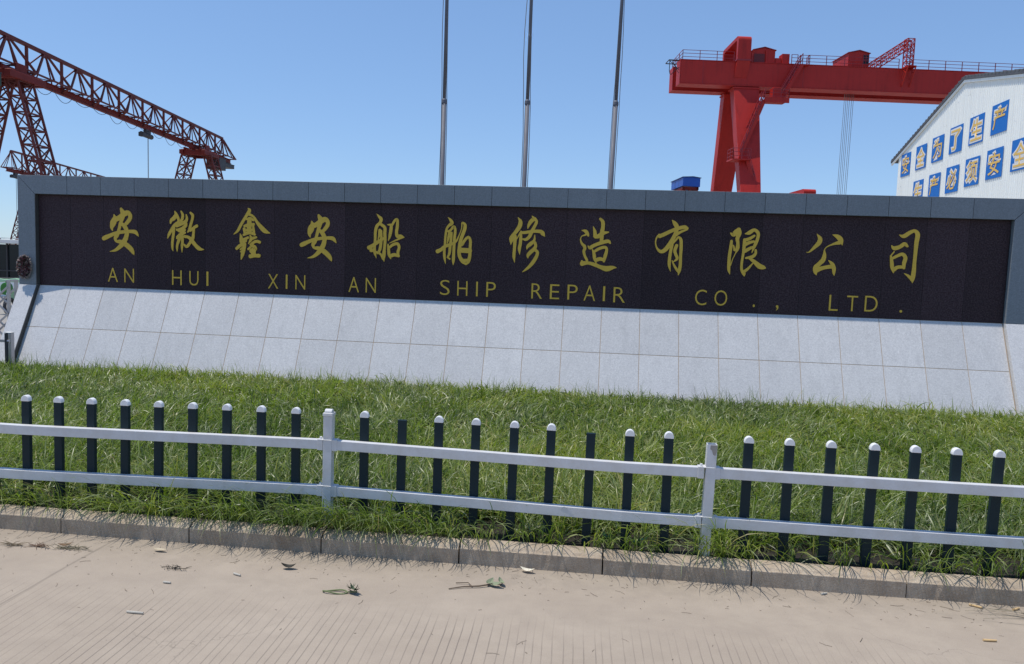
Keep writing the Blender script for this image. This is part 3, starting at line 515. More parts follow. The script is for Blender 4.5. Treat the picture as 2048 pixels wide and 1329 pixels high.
def fence_build():
    r = random.Random(2)
    posts = [-7.3, -4.62, -1.925, .806, 3.55, 6.3]
    for i, x in enumerate(posts):
        y = fy(x); top = .905 if i == 3 else .925; lean = .012 if i == 3 else (.003 if i == 2 else 0)
        w = .033
        mb = MB()
        def sq(z, k=1.0, lx=0): return [(x+lx-w*k, y-w*k, z), (x+lx+w*k, y-w*k, z), (x+lx+w*k, y+w*k, z), (x+lx-w*k, y+w*k, z)]
        if i == 3:   # open hollow tube, its cap lost
            o0, o1, i0, i1 = sq(.08), sq(top, 1, lean), sq(.5, .86, lean*.5), sq(top, .86, lean)
            mb.add(o0+o1+i0+i1, [(0, 1, 5, 4), (1, 2, 6, 5), (2, 3, 7, 6), (3, 0, 4, 7)]+[(4+k, 4+(k+1) % 4, 12+(k+1) % 4, 12+k) for k in range(4)]+[(12+k, 12+(k+1) % 4, 8+(k+1) % 4, 8+k) for k in range(4)]+[(8, 9, 10, 11)])
            p = fb(mb, 'post', M['white']); p['label'] = 'capless white post, open hollow top with bare stained rim'
            st = MB().prism([(x+lean+px, y-w-.0012, top-pz) for px, pz in ((-.012, .002), (w-.001, .002), (w-.003, .05), (w-.012, .075), (.006, .066), (-.002, .038), (-.014, .03))], (0, 0, 0), (0, .003, 0)); s = fb(st, 'bare_patch', plain('bare_tube_metal', (.33, .30, .27), .6), p)
        else:
            mb.hexa(sq(.08), sq(top, 1, lean)); p = fb(mb, 'post', M['white'], bevel=.004)
            c = MB().hexa(sq(top, 1.14, lean), sq(top+.022, 1.1, lean))
            n = 7; arch = [(x+lean-w*.82, y+w*.8*math.cos(math.pi*k/n), top+.0225+.026*math.sin(math.pi*k/n)) for k in range(n+1)]
            c.prism(arch, (0, 0, 0), (w*1.64, 0, 0)); fb(c, 'cap', M['white'], p, bevel=.002, seg=1)
        for z in (.708, .363):   # sleeve joints where the rails meet the post
            k = MB()
            for sx in (-1, 1): k.box(x+sx*(w+.0005) if sx > 0 else x-w-.042, x+w+.042 if sx > 0 else x-w-.0005, y-.030, y+.030, z-.041, z+.041)
            k.box(x-w-.003, x+w+.003, y-w-.003, y+w+.003, z+.036, z+.041)
            fb(k, 'rail_bracket', M['white'], p, bevel=.002, seg=1)
            b = MB(); b.tube([(x-w-.02, y-.012, z+.0415), (x-w-.02, y-.012, z+.058)], .009, 8); fb(b, 'bolt', M['cap'], p)
    for a, b in zip(posts[:-1], posts[1:]):
        xs = [a+.045+(b-a-.09)*k/10 for k in range(11)]
        for z in (.708, .363):
            sag = r.uniform(.002, .006); mb = MB(); vs = []
            for k, x in enumerate(xs):
                y = fy(x); zz = z-sag*math.sin(math.pi*k/10)
                vs += [(x, y-.026, zz-.035), (x, y+.026, zz-.035), (x, y+.026, zz+.035), (x, y-.026, zz+.035)]
            fs = [(3, 2, 1, 0), tuple(40+j for j in range(4))]+[(4*k+j, 4*k+(j+1) % 4, 4*k+4+(j+1) % 4, 4*k+4+j) for k in range(10) for j in range(4)]
            mb.add(vs, fs); fb(mb, 'rail', M['white'], bevel=.003)
    bare = (10, 15); first = None
    for i, q in enumerate([-3.66, -3.46]+PX+[2.46]+[-4.88, -4.67, -4.47, -4.26, -4.06, -3.86]+[2.9, 3.1, 3.31, 3.51, 3.72, 3.93]):
        x = q*1.304; x *= fy(x)/5.373; x *= 1+.045/fy(x); y = fy(x)+.045
        nocap = (i-2) in bare
        hw, ht, top = .0315, .0165, .917
        lx = r.uniform(-.006, .006)+.004
        mb = MB().hexa([(x-hw, y-ht, .07), (x+hw, y-ht, .07), (x+hw, y+ht, .07), (x-hw, y+ht, .07)], [(x+lx-hw, y-ht, top), (x+lx+hw, y-ht, top), (x+lx+hw, y+ht, top), (x+lx-hw, y+ht, top)])
        p = fb(mb, 'picket', M['picket'], bevel=.003)
        if nocap: p['label'] = 'dark green picket missing its white cap'; continue
        c = MB(); n = 10; arc = [(x+lx+hw*1.05*math.cos(math.pi*k/n), y-ht*1.25, top+.046*math.sin(math.pi*k/n)**.85) for k in range(n+1)]
        c.prism(arc, (0, 0, 0), (0, ht*2.5, 0)); fb(c, 'cap', M['cap'], p, bevel=.005)
fence_build()

# ------------------------------------------------------------------ lawn of long arching grass
def hashnoise(x, y, s, seed):
    """smooth value noise"""
    x = x*s; y = y*s; xi = np.floor(x).astype(int); yi = np.floor(y).astype(int); fx = x-xi; fyy = y-yi
    fx = fx*fx*(3-2*fx); fyy = fyy*fyy*(3-2*fyy)
    def h(a, b):
        n = (a*374761393+b*668265263+seed*1442695041) & 0x7fffffff
        n = ((n ^ (n >> 13))*1274126177) & 0x7fffffff
        return ((n ^ (n >> 16)) & 0xffff)/65535.0
    return (h(xi, yi)*(1-fx)+h(xi+1, yi)*fx)*(1-fyy)+(h(xi, yi+1)*(1-fx)+h(xi+1, yi+1)*fx)*fyy
def lawn():
    P = []   # tufts: x, y, n blades, length, lean
    y = 5.40
    while y < 11.78:
        s = np.interp(y, [5.4, 7, 11.7], [.085, .095, .125])
        x0, x1 = max(-.824*y-2.6, -12.4), .512*y+2.4
        n = int((x1-x0)/s)
        xs = x0+(np.arange(n)+rng.random(n))*s
        ys = y+(rng.random(n)-.5)*s*1.3
        P.append(np.stack([xs, ys], 1)); y += s
    P = np.concatenate(P)
    gap = hashnoise(P[:, 0], P[:, 1], 3.2, 4)
    nearf = np.clip((5.95-P[:, 1])/.5, 0, 1)
    keep = rng.random(len(P)) > nearf*np.clip((gap-.08)*2.4, 0, .97)
    P = P[keep & ((P[:, 1] > 5.72+.16*(hashnoise(P[:, 0], P[:, 1]*0, 2.1, 14)-.5)) | (rng.random(len(P)) < .24))]
    B = np.repeat(np.arange(len(P)), np.where(P[:, 1] < 7, 21, np.where(P[:, 1] < 9, 19, 17)))
    bx, by = P[B, 0], P[B, 1]
    N = len(B); clump = rng.random(len(P))
    flow = hashnoise(bx, by, .8, 9)*2*np.pi*1.6
    ra = rng.uniform(0, 2*np.pi, N)
    az = np.where(rng.random(N) < .6, ra+rng.normal(0, .4, N), flow+rng.normal(0, .7, N))
    L = .195*np.exp(rng.normal(0, .28, N))*(.8+.45*hashnoise(bx, by, 1.3, 21))*np.interp(by, [5.4, 6.5, 9, 11.7], [1.25, 1.1, .9, .74])
    e0 = np.radians(np.clip(rng.normal(57, 19, N), 8, 89)); kap = np.radians(rng.uniform(30, 125, N))
    W = np.interp(by, [5.4, 8, 11.7], [.0036, .0043, .0055])*rng.uniform(.7, 1.25, N)
    rr = rng.random(N)*.035
    x, yb = bx+rr*np.cos(ra), by+rr*np.sin(ra); zb = np.full(N, .11)
    # the fringe that hangs over the kerb: drooping tussocks and a few single blades
    jx, jX = [-250, 122, 382, 655, 930, 1217, 1517, 1830, 2300], [-5.2, -3.829, -2.826, -1.813, -.832, .153, 1.143, 2.134, 3.62]
    F = []
    for c, sp_, n, ln in [(-60, 50, 120, .34), (25, 40, 110, .30), (95, 35, 90, .34), (165, 25, 60, .3), (225, 35, 150, .36), (290, 40, 170, .37), (350, 30, 80, .34), (405, 30, 130, .36), (455, 35, 150, .37), (510, 25, 90, .35),
                          (560, 25, 120, .37), (610, 30, 150, .38), (665, 35, 190, .42), (720, 40, 190, .42), (775, 30, 120, .38), (835, 35, 110, .36), (890, 30, 90, .36), (960, 40, 60, .32), (1040, 40, 34, .32),
                          (1110, 35, 30, .3), (1215, 40, 70, .3), (1275, 40, 70, .32), (1330, 25, 36, .3), (1410, 18, 60, .40), (1450, 22, 90, .42), (1500, 30, 44, .36), (1590, 40, 28, .3), (1700, 18, 34, .36), (1770, 40, 22, .3),
                          (1850, 30, 36, .3), (1895, 20, 34, .36), (1960, 30, 40, .36), (2010, 30, 40, .36), (2080, 40, 60, .36), (2180, 50, 90, .36)]:
        n = n*.75
        m = int(n*.62); mean = rng.normal(-1.75, .18)
        q = np.interp(rng.normal(c, sp_*.5, m), jx, jX)
        F.append(np.stack([q, 5.312+rng.random(m)**1.5*.09, rng.normal(mean, .55, m), np.clip(rng.normal(ln, .07, m), .13, .52), rng.normal(60, 13, m), rng.uniform(65, 130, m)], 1))
        m = int(n*.3)    # the back half of each tussock falls away from the kerb
        q = np.interp(rng.normal(c, sp_*.5, m), jx, jX)
        F.append(np.stack([q, 5.39+rng.random(m)*.10, rng.uniform(-.6, 3.6, m), np.clip(rng.normal(ln*.7, .06, m), .1, .4), rng.normal(58, 14, m), rng.uniform(50, 120, m)], 1))
    m = 260
    F.append(np.stack([rng.uniform(-5, 3.4, m), 5.34+rng.random(m)*.14, rng.uniform(-3.4, .4, m), np.clip(rng.normal(.24, .08, m), .08, .45), rng.normal(55, 18, m), rng.uniform(50, 150, m)], 1))
    # thin wispy stalks standing against the foot of the sloped tiles
    m = 1500; q = rng.uniform(-10.3, 6.6, m); q = q[hashnoise(q, q*0+1, 1.6, 17) > .33]; m = len(q)
    WISP = np.stack([q, rng.uniform(10.9, 11.70, m), rng.uniform(0, 6.28, m), rng.uniform(.16, .36, m), rng.normal(76, 9, m), rng.uniform(5, 55, m)], 1)
    F = np.concatenate(F+[WISP]); n2 = len(F)
    x = np.concatenate([x, F[:, 0]]); yb = np.concatenate([yb, F[:, 1]]); zb = np.concatenate([zb, np.full(n2, .12)])
    az = np.concatenate([az, F[:, 2]]); L = np.concatenate([L, F[:, 3]]); e0 = np.concatenate([e0, np.radians(np.clip(F[:, 4], 12, 88))])
    kap = np.concatenate([kap, np.radians(F[:, 5])]); W = np.concatenate([W, np.where(F[:, 1] > 10, .0026, .0030)*rng.uniform(.7, 1.3, n2)])
    N = len(x); K = 6
    t = np.linspace(0, 1, K)
    th = e0[:, None]-kap[:, None]*t[None, :]**1.25
    ds = L[:, None]/(K-1)
    hx = np.concatenate([np.zeros((N, 1)), np.cumsum(np.cos(th[:, :-1])*ds, 1)], 1); hz = np.concatenate([np.zeros((N, 1)), np.cumsum(np.sin(th[:, :-1])*ds, 1)], 1)
    curl = rng.normal(0, .25, N)
    az2 = az[:, None]+curl[:, None]*t[None, :]
    px = x[:, None]+hx*np.cos(az2); py = yb[:, None]+hx*np.sin(az2); pz = zb[:, None]+hz
    lo = np.where(py > 5.30, .114, np.where(py > 5.23, .146, np.where(py > 5.168, .128, .004)))
    pz = np.maximum(pz, lo+rng.random((N, 1))*.012)
    py = np.where((py < 5.168) & (py > 5.05) & (pz < .11), np.minimum(py, 5.160), py)
    # keep the tips out of the sloped tiles behind the lawn
    py = np.minimum(py, 12.335-.5*(1.437-pz)-.03)
    wd = W[:, None]*np.array([.75, 1, 1, .85, .55, .08])[None, :]
    sxv, syv = -np.sin(az2)*wd, np.cos(az2)*wd
    tw = rng.normal(0, .5, N)[:, None]*wd
    V = np.empty((N, K, 2, 3), np.float32)
    V[:, :, 0, 0] = px+sxv; V[:, :, 0, 1] = py+syv; V[:, :, 0, 2] = pz+tw
    V[:, :, 1, 0] = px-sxv; V[:, :, 1, 1] = py-syv; V[:, :, 1, 2] = pz-tw
    q = (np.arange(N)[:, None, None]*(K*2)+np.arange(K-1)[None, :, None]*2+np.array([0, 1, 3, 2])[None, None, :]).astype(np.int32)
    me = bpy.data.meshes.new('lawn_grass')
    nv = N*K*2; nq = N*(K-1)
    me.vertices.add(nv); me.vertices.foreach_set('co', V.ravel())
    me.loops.add(nq*4); me.loops.foreach_set('vertex_index', q.ravel())
    me.polygons.add(nq); me.polygons.foreach_set('loop_start', np.arange(nq, dtype=np.int32)*4)
    me.polygons.foreach_set('use_smooth', np.ones(nq, bool))
    me.update()
    # colour: fresh, yellowing and straw blades
    warm = np.exp(-(((x+.25)/1.0)**2+((yb-7.0)/1.7)**2))
    r = np.clip(.42+.5*(hashnoise(x, yb, .55, 2)-.5)+.3*(hashnoise(x, yb, 2.3, 3)-.5)+rng.normal(0, .20, N)+.20*warm+np.concatenate([rng.normal(0, .13, len(P))[B], rng.normal(0, .08, n2)]), 0, 1)
    straw = (rng.random(N) < .035+.09*warm+.05*(hashnoise(x, yb, 1.7, 31) > .72)).astype(float)*rng.uniform(.35, 1, N)
    dust = rng.random(N)**3.2
    ca = me.color_attributes.new('tint', 'FLOAT_COLOR', 'POINT')
    C4 = np.ones((N, K*2, 4), np.float32); C4[:, :, 0] = r[:, None]; C4[:, :, 1] = straw[:, None]; C4[:, :, 2] = dust[:, None]
    ca.data.foreach_set('color', C4.ravel())
    tag(link('lawn_grass', me, M['grass']), 'long arching green lawn grass between the picket fence and the sign wall', 'grass', kind='stuff')
lawn()

# ------------------------------------------------------------------ flagpoles behind the wall
def flagpoles():
    spec = [(-3.078, .0, 'leftmost of three slim steel flagpoles behind the sign wall, rope hugging its left side', -.055),
            (-1.497, .004, 'middle of three slim steel flagpoles behind the sign wall, rope bowing off left', -.10),
            (.112, .016, 'rightmost of three slim steel flagpoles behind the sign wall, leaning slightly right', .05)]
    for i, (x, lean, lab, ro) in enumerate(spec):
        e = empty('flagpole', lab, 'flagpole', (x-.055*lean*60*.3, 15.0, -.03), 0, 'flagpoles behind the sign wall')
        def ax(z): return (lean*z, 0, z)
        MB().tube([ax(0), ax(5.12)], .043, 16).build('lower_pole', M['pole'], e, smooth=True)
        MB().tube([ax(5.16), ax(9.2)], [.033, .030], 16).build('upper_pole', M['pole'], e, smooth=True)
        MB().tube([ax(9.2), ax(12.5)], [.026, .024], 16).build('top_pole', M['pole'], e, smooth=True)
        MB().tube([ax(5.10), ax(5.12), ax(5.17), ax(5.20)], [.046, .052, .050, .034], 16).build('collar', M['pole'], e)
        MB().tube([ax(12.5), ax(12.53), ax(12.58), ax(12.63), ax(12.66)], [.03, .06, .075, .06, .01], 14).build('finial', M['gold'], e, smooth=True)
        MB().box(-.14, .14, -.14, .14, 0, .015).build('base_plate', M['pole'], e)
        for k, sgn in enumerate((1, -1)):
            pts = []
            for j in range(26):
                z = .9+11.5*j/25; b = ro*(.55+.5*math.sin(z*1.1+i)+.25*math.sin(z*2.3)) if sgn == 1 else ro*.35*math.sin(z*.9+1)
                pts.append((lean*z+math.copysign(.045, ro)*sgn*(1 if z < 5.15 else .75)+b*.55, -.02*sgn, z))
            MB().tube(pts, .007, 6).build('halyard', M['rope'], e)
flagpoles()

# ------------------------------------------------------------------ lattice gantry cranes on the left
def lattice_leg(mb, top, bot, wa, wb, n, r, brace=.6):
    """four chords with cross bracing; wa, wb: half widths (lateral, along) at top and bottom"""
    T = [Vector(top)+Vector((sx*wa[0], sy*wa[1], 0)) for sx, sy in ((-1, -1), (1, -1), (1, 1), (-1, 1))]
    Bt = [Vector(bot)+Vector((sx*wb[0], sy*wb[1], 0)) for sx, sy in ((-1, -1), (1, -1), (1, 1), (-1, 1))]
    for a, b in zip(T, Bt): mb.bar(a, b, r*2.0)
    for i in range(n+1):
        t0 = i/n; ring = [a.lerp(b, t0) for a, b in zip(T, Bt)]
        for k in range(4): mb.bar(ring[k], ring[(k+1) % 4], r*1.5)
        if i < n:
            nx = [a.lerp(b, (i+1)/n) for a, b in zip(T, Bt)]
            for k in range(4):
                a, b = (k, (k+1) % 4) if (i+k) % 2 == 0 else ((k+1) % 4, k)
                mb.bar(ring[a], nx[b], r*1.15)
                if k in (0, 2): mb.bar(ring[b], nx[a], r*1.0)
def truss_crane(label, loc, ang, z0, slope, s0, nbay, bay, h, legs, right_tip=True, left_tip=False, cabin=None, hoist=None, droop=True, group='red lattice gantry cranes on the left'):
    e = empty('lattice_crane', label, 'crane', (loc[0], loc[1], 0), -rad(ang), group)
    zt = lambda s: z0+slope*s
    top, bot, web, rail = MB(), MB(), MB(), MB()
    s1 = s0+nbay*bay; wid = .62
    top.bar((0, s0, zt(s0)), (0, s1, zt(s1)), .24, .20)
    sa = s0-(1.2 if left_tip else 0); sb = s1+(2.1 if right_tip else 0)
    for sx in (-1, 1): bot.bar((sx*wid, sa, zt(sa)-h+.42), (sx*wid, sb, zt(sb)-h+.42), .10)
    rail.bar((0, sa, zt(sa)-h+.17), (0, sb, zt(sb)-h+.17), .07, .38)
    rail.bar((0, sa, zt(sa)-h-.02), (0, sb, zt(sb)-h-.02), .26, .045); rail.bar((0, sa, zt(sa)-h+.36), (0, sb, zt(sb)-h+.36), .22, .04)
    for i in range(nbay+1):
        s = s0+i*bay; t = (0, s, zt(s)-.05)
        web.bar((-.10, s, zt(s)-.17), (.10, s, zt(s)-.17), .40, .22)
        for sx in (-1, 1):
            web.bar(t, (sx*wid, s, zt(s)-h+.42), .10 if sx > 0 else .06)
            for ds in (-.5, .5):
                q = s+ds*bay
                if sa <= q <= sb: web.bar((sx*.05, s+ds*.3, zt(s)-.1), (sx*wid, q, zt(q)-h+.42), .115 if sx > 0 else .07)
            bot.bar((-wid, s, zt(s)-h+.42), (wid, s, zt(s)-h+.42), .07)
        if i < nbay:
            q = s+bay/2
            web.bar((0, q, zt(q)-.05), (0, q, zt(q)-h+.3), .145)
            bot.bar((-wid, q, zt(q)-h+.42), (wid, q, zt(q)-h+.42), .10)
            for a, b in ((s, q), (q, s+bay)):
                bot.bar((-wid, a, zt(a)-h+.40), (wid, b, zt(b)-h+.40), .045)
            web.bar((-wid*.9, q, zt(q)-h+.44), (0, q, zt(q)-h+.06), .22, .05); web.bar((wid*.9, q, zt(q)-h+.44), (0, q, zt(q)-h+.06), .22, .05)
    for s, tip, on in ((s1, sb, right_tip), (s0, sa, left_tip)):
        if on:
            for sx in (-1, 1):
                web.bar((0, s, zt(s)-.05), (sx*wid, tip, zt(tip)-h+.42), .07); web.bar((0, s, zt(s)-.05), (sx*wid, (s+tip)/2, zt(s)-h+.42), .06)
            bot.bar((-wid, tip, zt(tip)-h+.42), (wid, tip, zt(tip)-h+.42), .1)
    top.build('top_chord', M['truss'], e); bot.build('bottom_chord', M['truss'], e); web.build('web_members', M['truss'], e); rail.build('hoist_beam', M['beam'], e)
    for s, hx in legs:
        zl = zt(s)-h
        sd_ = MB()
        sd_.box(-1.15, 1.15, s-1.5, s-1.1, zl-.55, zl-.04); sd_.box(-1.15, 1.15, s+1.1, s+1.5, zl-.55, zl-.04)
        sd_.box(-1.2, -.85, s-1.7, s+1.7, zl-.5, zl-.1); sd_.box(.85, 1.2, s-1.7, s+1.7, zl-.5, zl-.1)
        sd_.box(-.78, -.68, s-.5, s+.5, zl-.25, zl+.55); sd_.box(.68, .78, s-.5, s+.5, zl-.25, zl+.55); sd_.box(-.8, -.66, s-1.7, s+1.7, zl-.1, zl+.12); sd_.box(.66, .8, s-1.7, s+1.7, zl-.1, zl+.12)
        sd_.build('saddle_frame', M['beam'], e, bevel=.02, seg=1)
        for sx in (-1, 1):
            mb = MB(); zb = .6
            lattice_leg(mb, (sx*hx, s, zl-.5), (sx*(hx+(zl-.5)*.24), s, zb), (.36, .75), (.40, .85), 12, .058)
            mb.build('leg', M['truss'], e)
        mb = MB(); xb = hx+(zl-.5)*.24
        mb.box(-xb-.9, xb+.9, s-.9, s+.9, .25, .6); mb.build('end_carriage', M['beam'], e)
    if droop:
        mb = MB(); n = 17; L = (s1-s0-6)
        for i in range(n):
            a = s0+4.2+L*i/n; b = a+L/n*(.93); d = .42+.16*math.sin(i*1.7)
            pts = [(.16, a+(b-a)*k/8, zt(a)-h-.04-d*4*(k/8)*(1-k/8)) for k in range(9)]
            mb.tube(pts, .018, 5, False)
        mb.build('festoon_cable', M['dark'], e)
    if hoist is not None:
        s = hoist; z = zt(s)-h-.05
        mb = MB(); mb.box(-.12, .12, s-.55, s+.25, z-.28, z+.05); mb.build('trolley', M['dark'], e, bevel=.02)
        mb = MB(); mb.tube([(0, s-1.15, z-.42), (0, s+.55, z-.46)], .20, 14); mb.box(-.2, .2, s-1.2, s-.75, z-.62, z-.30); mb.build('hoist_motor', M['dark'], e)
        mb = MB(); mb.tube([(.05, s-.15, z-.5), (.05, s-.15, 3.1)], .018, 6); mb.tube([(-.05, s+.12, z-.5), (-.05, s+.12, 3.1)], .018, 6); mb.build('hoist_rope', M['rope'], e)
        mb = MB(); mb.box(-.12, .12, s-.2, s+.2, 2.6, 3.1); mb.build('hook_block', M['beam'], e, bevel=.03)
    for c in cabin or []:
        s, x0, x1, zc, hh, ln, mat, nm = c
        mb = MB().box(x0, x1, s-ln/2, s+ln/2, zc-hh, zc); o = mb.build(nm, M[mat], e, bevel=.04)
        mb = MB().box(x0-.02, x1+.02, s-ln/2-.02, s+ln/2+.02, zc, zc+.06); mb.build('lid', M['dark'], o)
    return e
crane_a = truss_crane('tall weathered red lattice gantry crane, long truss with hoist rope, nearest on the left', (-36.0, 47.84), -5, 14.46, -.0285, -14.52, 12, 3.63, 2.17,
            [(-3.5, .62), (23.6, 1.05)], cabin=[(-6.2, .3, 1.1, 11.85, .7, .8, 'green', 'motor_box'), (26.4, -.2, 1.1, 11.3, 1.1, 1.6, 'dark', 'control_box'), (29.8, -.5, .5, 11.15, .35, 2.4, 'dark', 'cable_trolley')], hoist=13.6)
truss_crane('lower red lattice gantry crane seen far behind the left end of the sign wall', (-70.8, 88.0), -15, 13.42, 0, 0, 8, 5.6, 2.5,
            [(7.5, .9), (38, .9)], right_tip=True, left_tip=True, hoist=1.2, droop=False)

# ------------------------------------------------------------------ big red box girder gantry crane
U = Vector((math.sin(rad(82)), math.cos(rad(82)), 0)); NV = Vector((-U.y, U.x, 0)); P0 = Vector((6.41, 72.0, 0))
gc = empty('box_girder_crane', 'huge bright red twin box girder gantry crane with A-frame legs and stairs', 'crane', tuple(P0), math.atan2(U.y, U.x))
# local axes: x along the girder, y away from the camera, z up
def lattice_beam(mb, A, B, w, h, n, r):
    A = Vector(A); B = Vector(B); d = (B-A).normalized(); x = d.cross(Vector((0, 0, 1))) if abs(d.z) < .95 else Vector((1, 0, 0)); x.normalize(); y = x.cross(d).normalized()
    C4 = [x*a*w/2+y*b*h/2 for a, b in ((-1, -1), (1, -1), (1, 1), (-1, 1))]
    for c in C4: mb.bar(A+c, B+c, r*2)
    for i in range(n+1):
        p = A.lerp(B, i/n); q = A.lerp(B, min(1, (i+1)/n))
        for k in range(4):
            mb.bar(p+C4[k], p+C4[(k+1) % 4], r*1.5)
            if i < n: mb.bar(p+C4[k], q+C4[(k+1) % 4], r*1.3)
def railing(mb, pts, h=.82, step=1.5, r=.03):
    for a, b in zip(pts[:-1], pts[1:]):
        a = Vector(a); b = Vector(b); n = max(1, round((b-a).length/step))
        for k in range(n+1):
            p = a.lerp(b, k/n); mb.bar(p, p+Vector((0, 0, h)), r*1.7)
        for zz in (h, h*.66, h*.3): mb.bar(a+Vector((0, 0, zz)), b+Vector((0, 0, zz)), r*1.2)
def stair(mb, rl, A, B, w, n, side=(0, 1, 0)):
    A = Vector(A); B = Vector(B); sd_ = Vector(side)*w
    for o in (Vector((0, 0, 0)), sd_):
        mb.bar(A+o, B+o, .07, .28)
        for zz in (.5, .95): rl.bar(A+o+Vector((0, 0, zz)), B+o+Vector((0, 0, zz)), .06)
        for k in range(0, n+1, 3): p = A.lerp(B, k/n)+o; rl.bar(p, p+Vector((0, 0, .95)), .045)
    for k in range(n):
        p = A.lerp(B, (k+.5)/n); mb.bar(p, p+sd_, .24, .04)
def red_crane():
    zb, zt, Lg = 18.5, 20.5, 42.0
    for nm, a, b in (('near', 0, 1.25), ('far', 2.75, 4.0)):
        mb = MB().box(0, Lg, a, b, zb, zt); g = mb.build('box_girder', M['red'], gc, bevel=.02, seg=1)
        f = MB(); f.box(-.06, Lg+.06, a-.06, b+.06, zb-.07, zb-.002); f.box(-.05, Lg+.05, a-.05, b+.05, zt+.002, zt+.05)
        f.box(-.062, -.002, a-.03, b+.03, zb, zt)
        f.build('flange', M['red'], g)
        y = a-.001 if nm == 'near' else b
        for s in np.arange(2.0, Lg, 9.0): MB().box(s, s+.03, y-.004, y+.004, zb, zt).build('weld_seam', M['redrail'], g)
        rl = MB(); rl.box(0, Lg, (a+b)/2-.05, (a+b)/2+.05, zt+.05, zt+.18); rl.build('trolley_rail', M['dark'], g)
    MB().box(.25, .45, 1.25, 2.75, zb+.9, zt-.1).build('end_tie', M['red'], gc); MB().box(Lg-.6, Lg-.3, 1.25, 2.75, zb, zt).build('end_tie', M['red'], gc)
    # A-frame legs at both ends of the span
    for base, wt, wb in ((4.85, 2.28, 1.35), (34.5, 2.28, 1.35)):
        for sgn in (0, 1):
            y0, y1 = (0, 1.25) if sgn == 0 else (4.0, 2.75); out = -1 if sgn == 0 else 1
            dy = 5.2*out
            lo = [(base+.5, y0+dy+.0, .9), (base+.5+wb, y0+dy, .9), (base+.5+wb, y0+dy-out*.9, .9), (base+.5, y0+dy-out*.9, .9)]
            hi = [(base, y0-out*.02, zb-.08), (base+wt, y0-out*.02, zb-.08), (base+wt, y1, zb-.08), (base, y1, zb-.08)]
            lg = MB().hexa(lo, hi).build('leg', M['red'], gc, bevel=.03, seg=1)
            f = MB().box(base-.08, base+wt+.08, min(y0, y1)-.1, max(y0, y1)+.1, zb-.30, zb-.18); f.build('leg_flange', M['red'], lg)
            t = MB().box(base-.6, base+wt+.8, y0+dy-.45-out*.45, y0+dy+.45-out*.45, .15, .9); t.build('bogie', M['redrail'], gc, bevel=.05)
        # portal over the girders
        a, b = base+.08, base+1.25; th = .30
        def rr(o, zz, rd, y_lo, y_hi, z_lo):
            pts = [(y_lo, z_lo)]
            for k in range(7): q = math.pi-math.pi/2*k/6; pts.append((y_lo+rd+rd*math.cos(q), zz-rd+rd*math.sin(q)))
            for k in range(7): q = math.pi/2-math.pi/2*k/6; pts.append((y_hi-rd+rd*math.cos(q), zz-.15-rd+rd*math.sin(q)))
            pts.append((y_hi, z_lo)); return pts
        outer = rr(0, 22.72, .38, -.34, 4.34, 20.58); inner = rr(0, 22.40, .22, .10, 3.9, 20.58)
        mb = MB(); n = len(outer); vs = []
        for x in (a, b): vs += [(x, y, z) for y, z in outer]+[(x, y, z) for y, z in inner]
        fs = []
        for i in range(n-1):
            fs += [(i, i+1, n+i+1, n+i), (2*n+i, 3*n+i, 3*n+i+1, 2*n+i+1), (i, 2*n+i, 2*n+i+1, i+1), (n+i, n+i+1, 3*n+i+1, 3*n+i)]
        fs += [(0, n, 3*n, 2*n), (n-1, 3*n-1, 4*n-1, 2*n-1)]
        mb.add(vs, fs); po = mb.build('portal', M['red'], gc)
        fl_ = MB().box(a-.06, b+.06, -.38, .12, 20.56, 20.68); fl_.build('bolt_flange', M['redrail'], po)
        for y, out in ((-.34, 1), (4.34, -1)):
            w = MB().hexa([(a-.12, y+out*.30, 19.15), (b-.12, y+out*.30, 19.15), (b-.12, y+out*.335, 19.15), (a-.12, y+out*.335, 19.15)],
                          [(a, y, 20.56), (b, y, 20.56), (b, y+out*.335, 20.56), (a, y+out*.335, 20.56)]); w.build('wedge', M['red'], po)
    # machinery on top of the girders
    def gable(nm, s0, s1, y0, y1, zt_, zr, win=None):
        m = MB(); mid = (s0+s1)/2
        m.prism([(s0, y0, 20.56), (s1, y0, 20.56), (s1, y0, zt_), (mid, y0, zr), (s0, y0, zt_)], (0, 0, 0), (0, y1-y0, 0))
        h = m.build(nm, M['red'], gc)
        r = MB()
        for p, q in (((s0-.08, zt_-.02), (mid, zr+.035)), ((mid, zr+.035), (s1+.08, zt_-.02))):
            r.prism([(p[0], y0-.1, p[1]), (q[0], y0-.1, q[1]), (q[0], y0-.1, q[1]+.05), (p[0], y0-.1, p[1]+.05)], (0, 0, 0), (0, y1-y0+.2, 0))
        r.build('roof', M['redrail'], h); return h
    h = gable('machine_house', 15.3, 17.2, .75, 4.0, 21.93, 22.12)
    w = MB().box(16.64, 17.15, .735, .745, 20.98, 21.78).build('window', M['glass'], h)
    f = MB()
    for k in (16.64, 16.89, 17.15): f.bar((k, .72, 20.98), (k, .72, 21.78), .04)
    for k in (20.98, 21.38, 21.78): f.bar((16.64, .72, k), (17.15, .72, k), .04)
    f.build('window_frame', M['redrail'], w)
    MB().box(15.2, 17.3, .6, 4.1, 20.54, 20.66).build('house_base', M['redrail'], h)
    h = gable('drive_house', 6.55, 8.5, .35, 3.6, 21.72, 21.92)
    g_ = MB().box(6.62, 7.55, .33, .345, 20.62, 21.38).build('grille_opening', M['dark'], h)
    b_ = MB()
    for k in range(12): b_.bar((6.62+k*.084, .315, 20.62), (6.62+k*.084, .315, 21.38), .022)
    for k in range(8): b_.bar((6.62, .318, 20.62+k*.108), (7.55, .318, 20.62+k*.108), .02)
    b_.build('grille_mesh', M['redrail'], g_)
    MB().box(7.62, 7.74, .22, .36, 20.6, 21.7).build('door_post', M['red'], h)
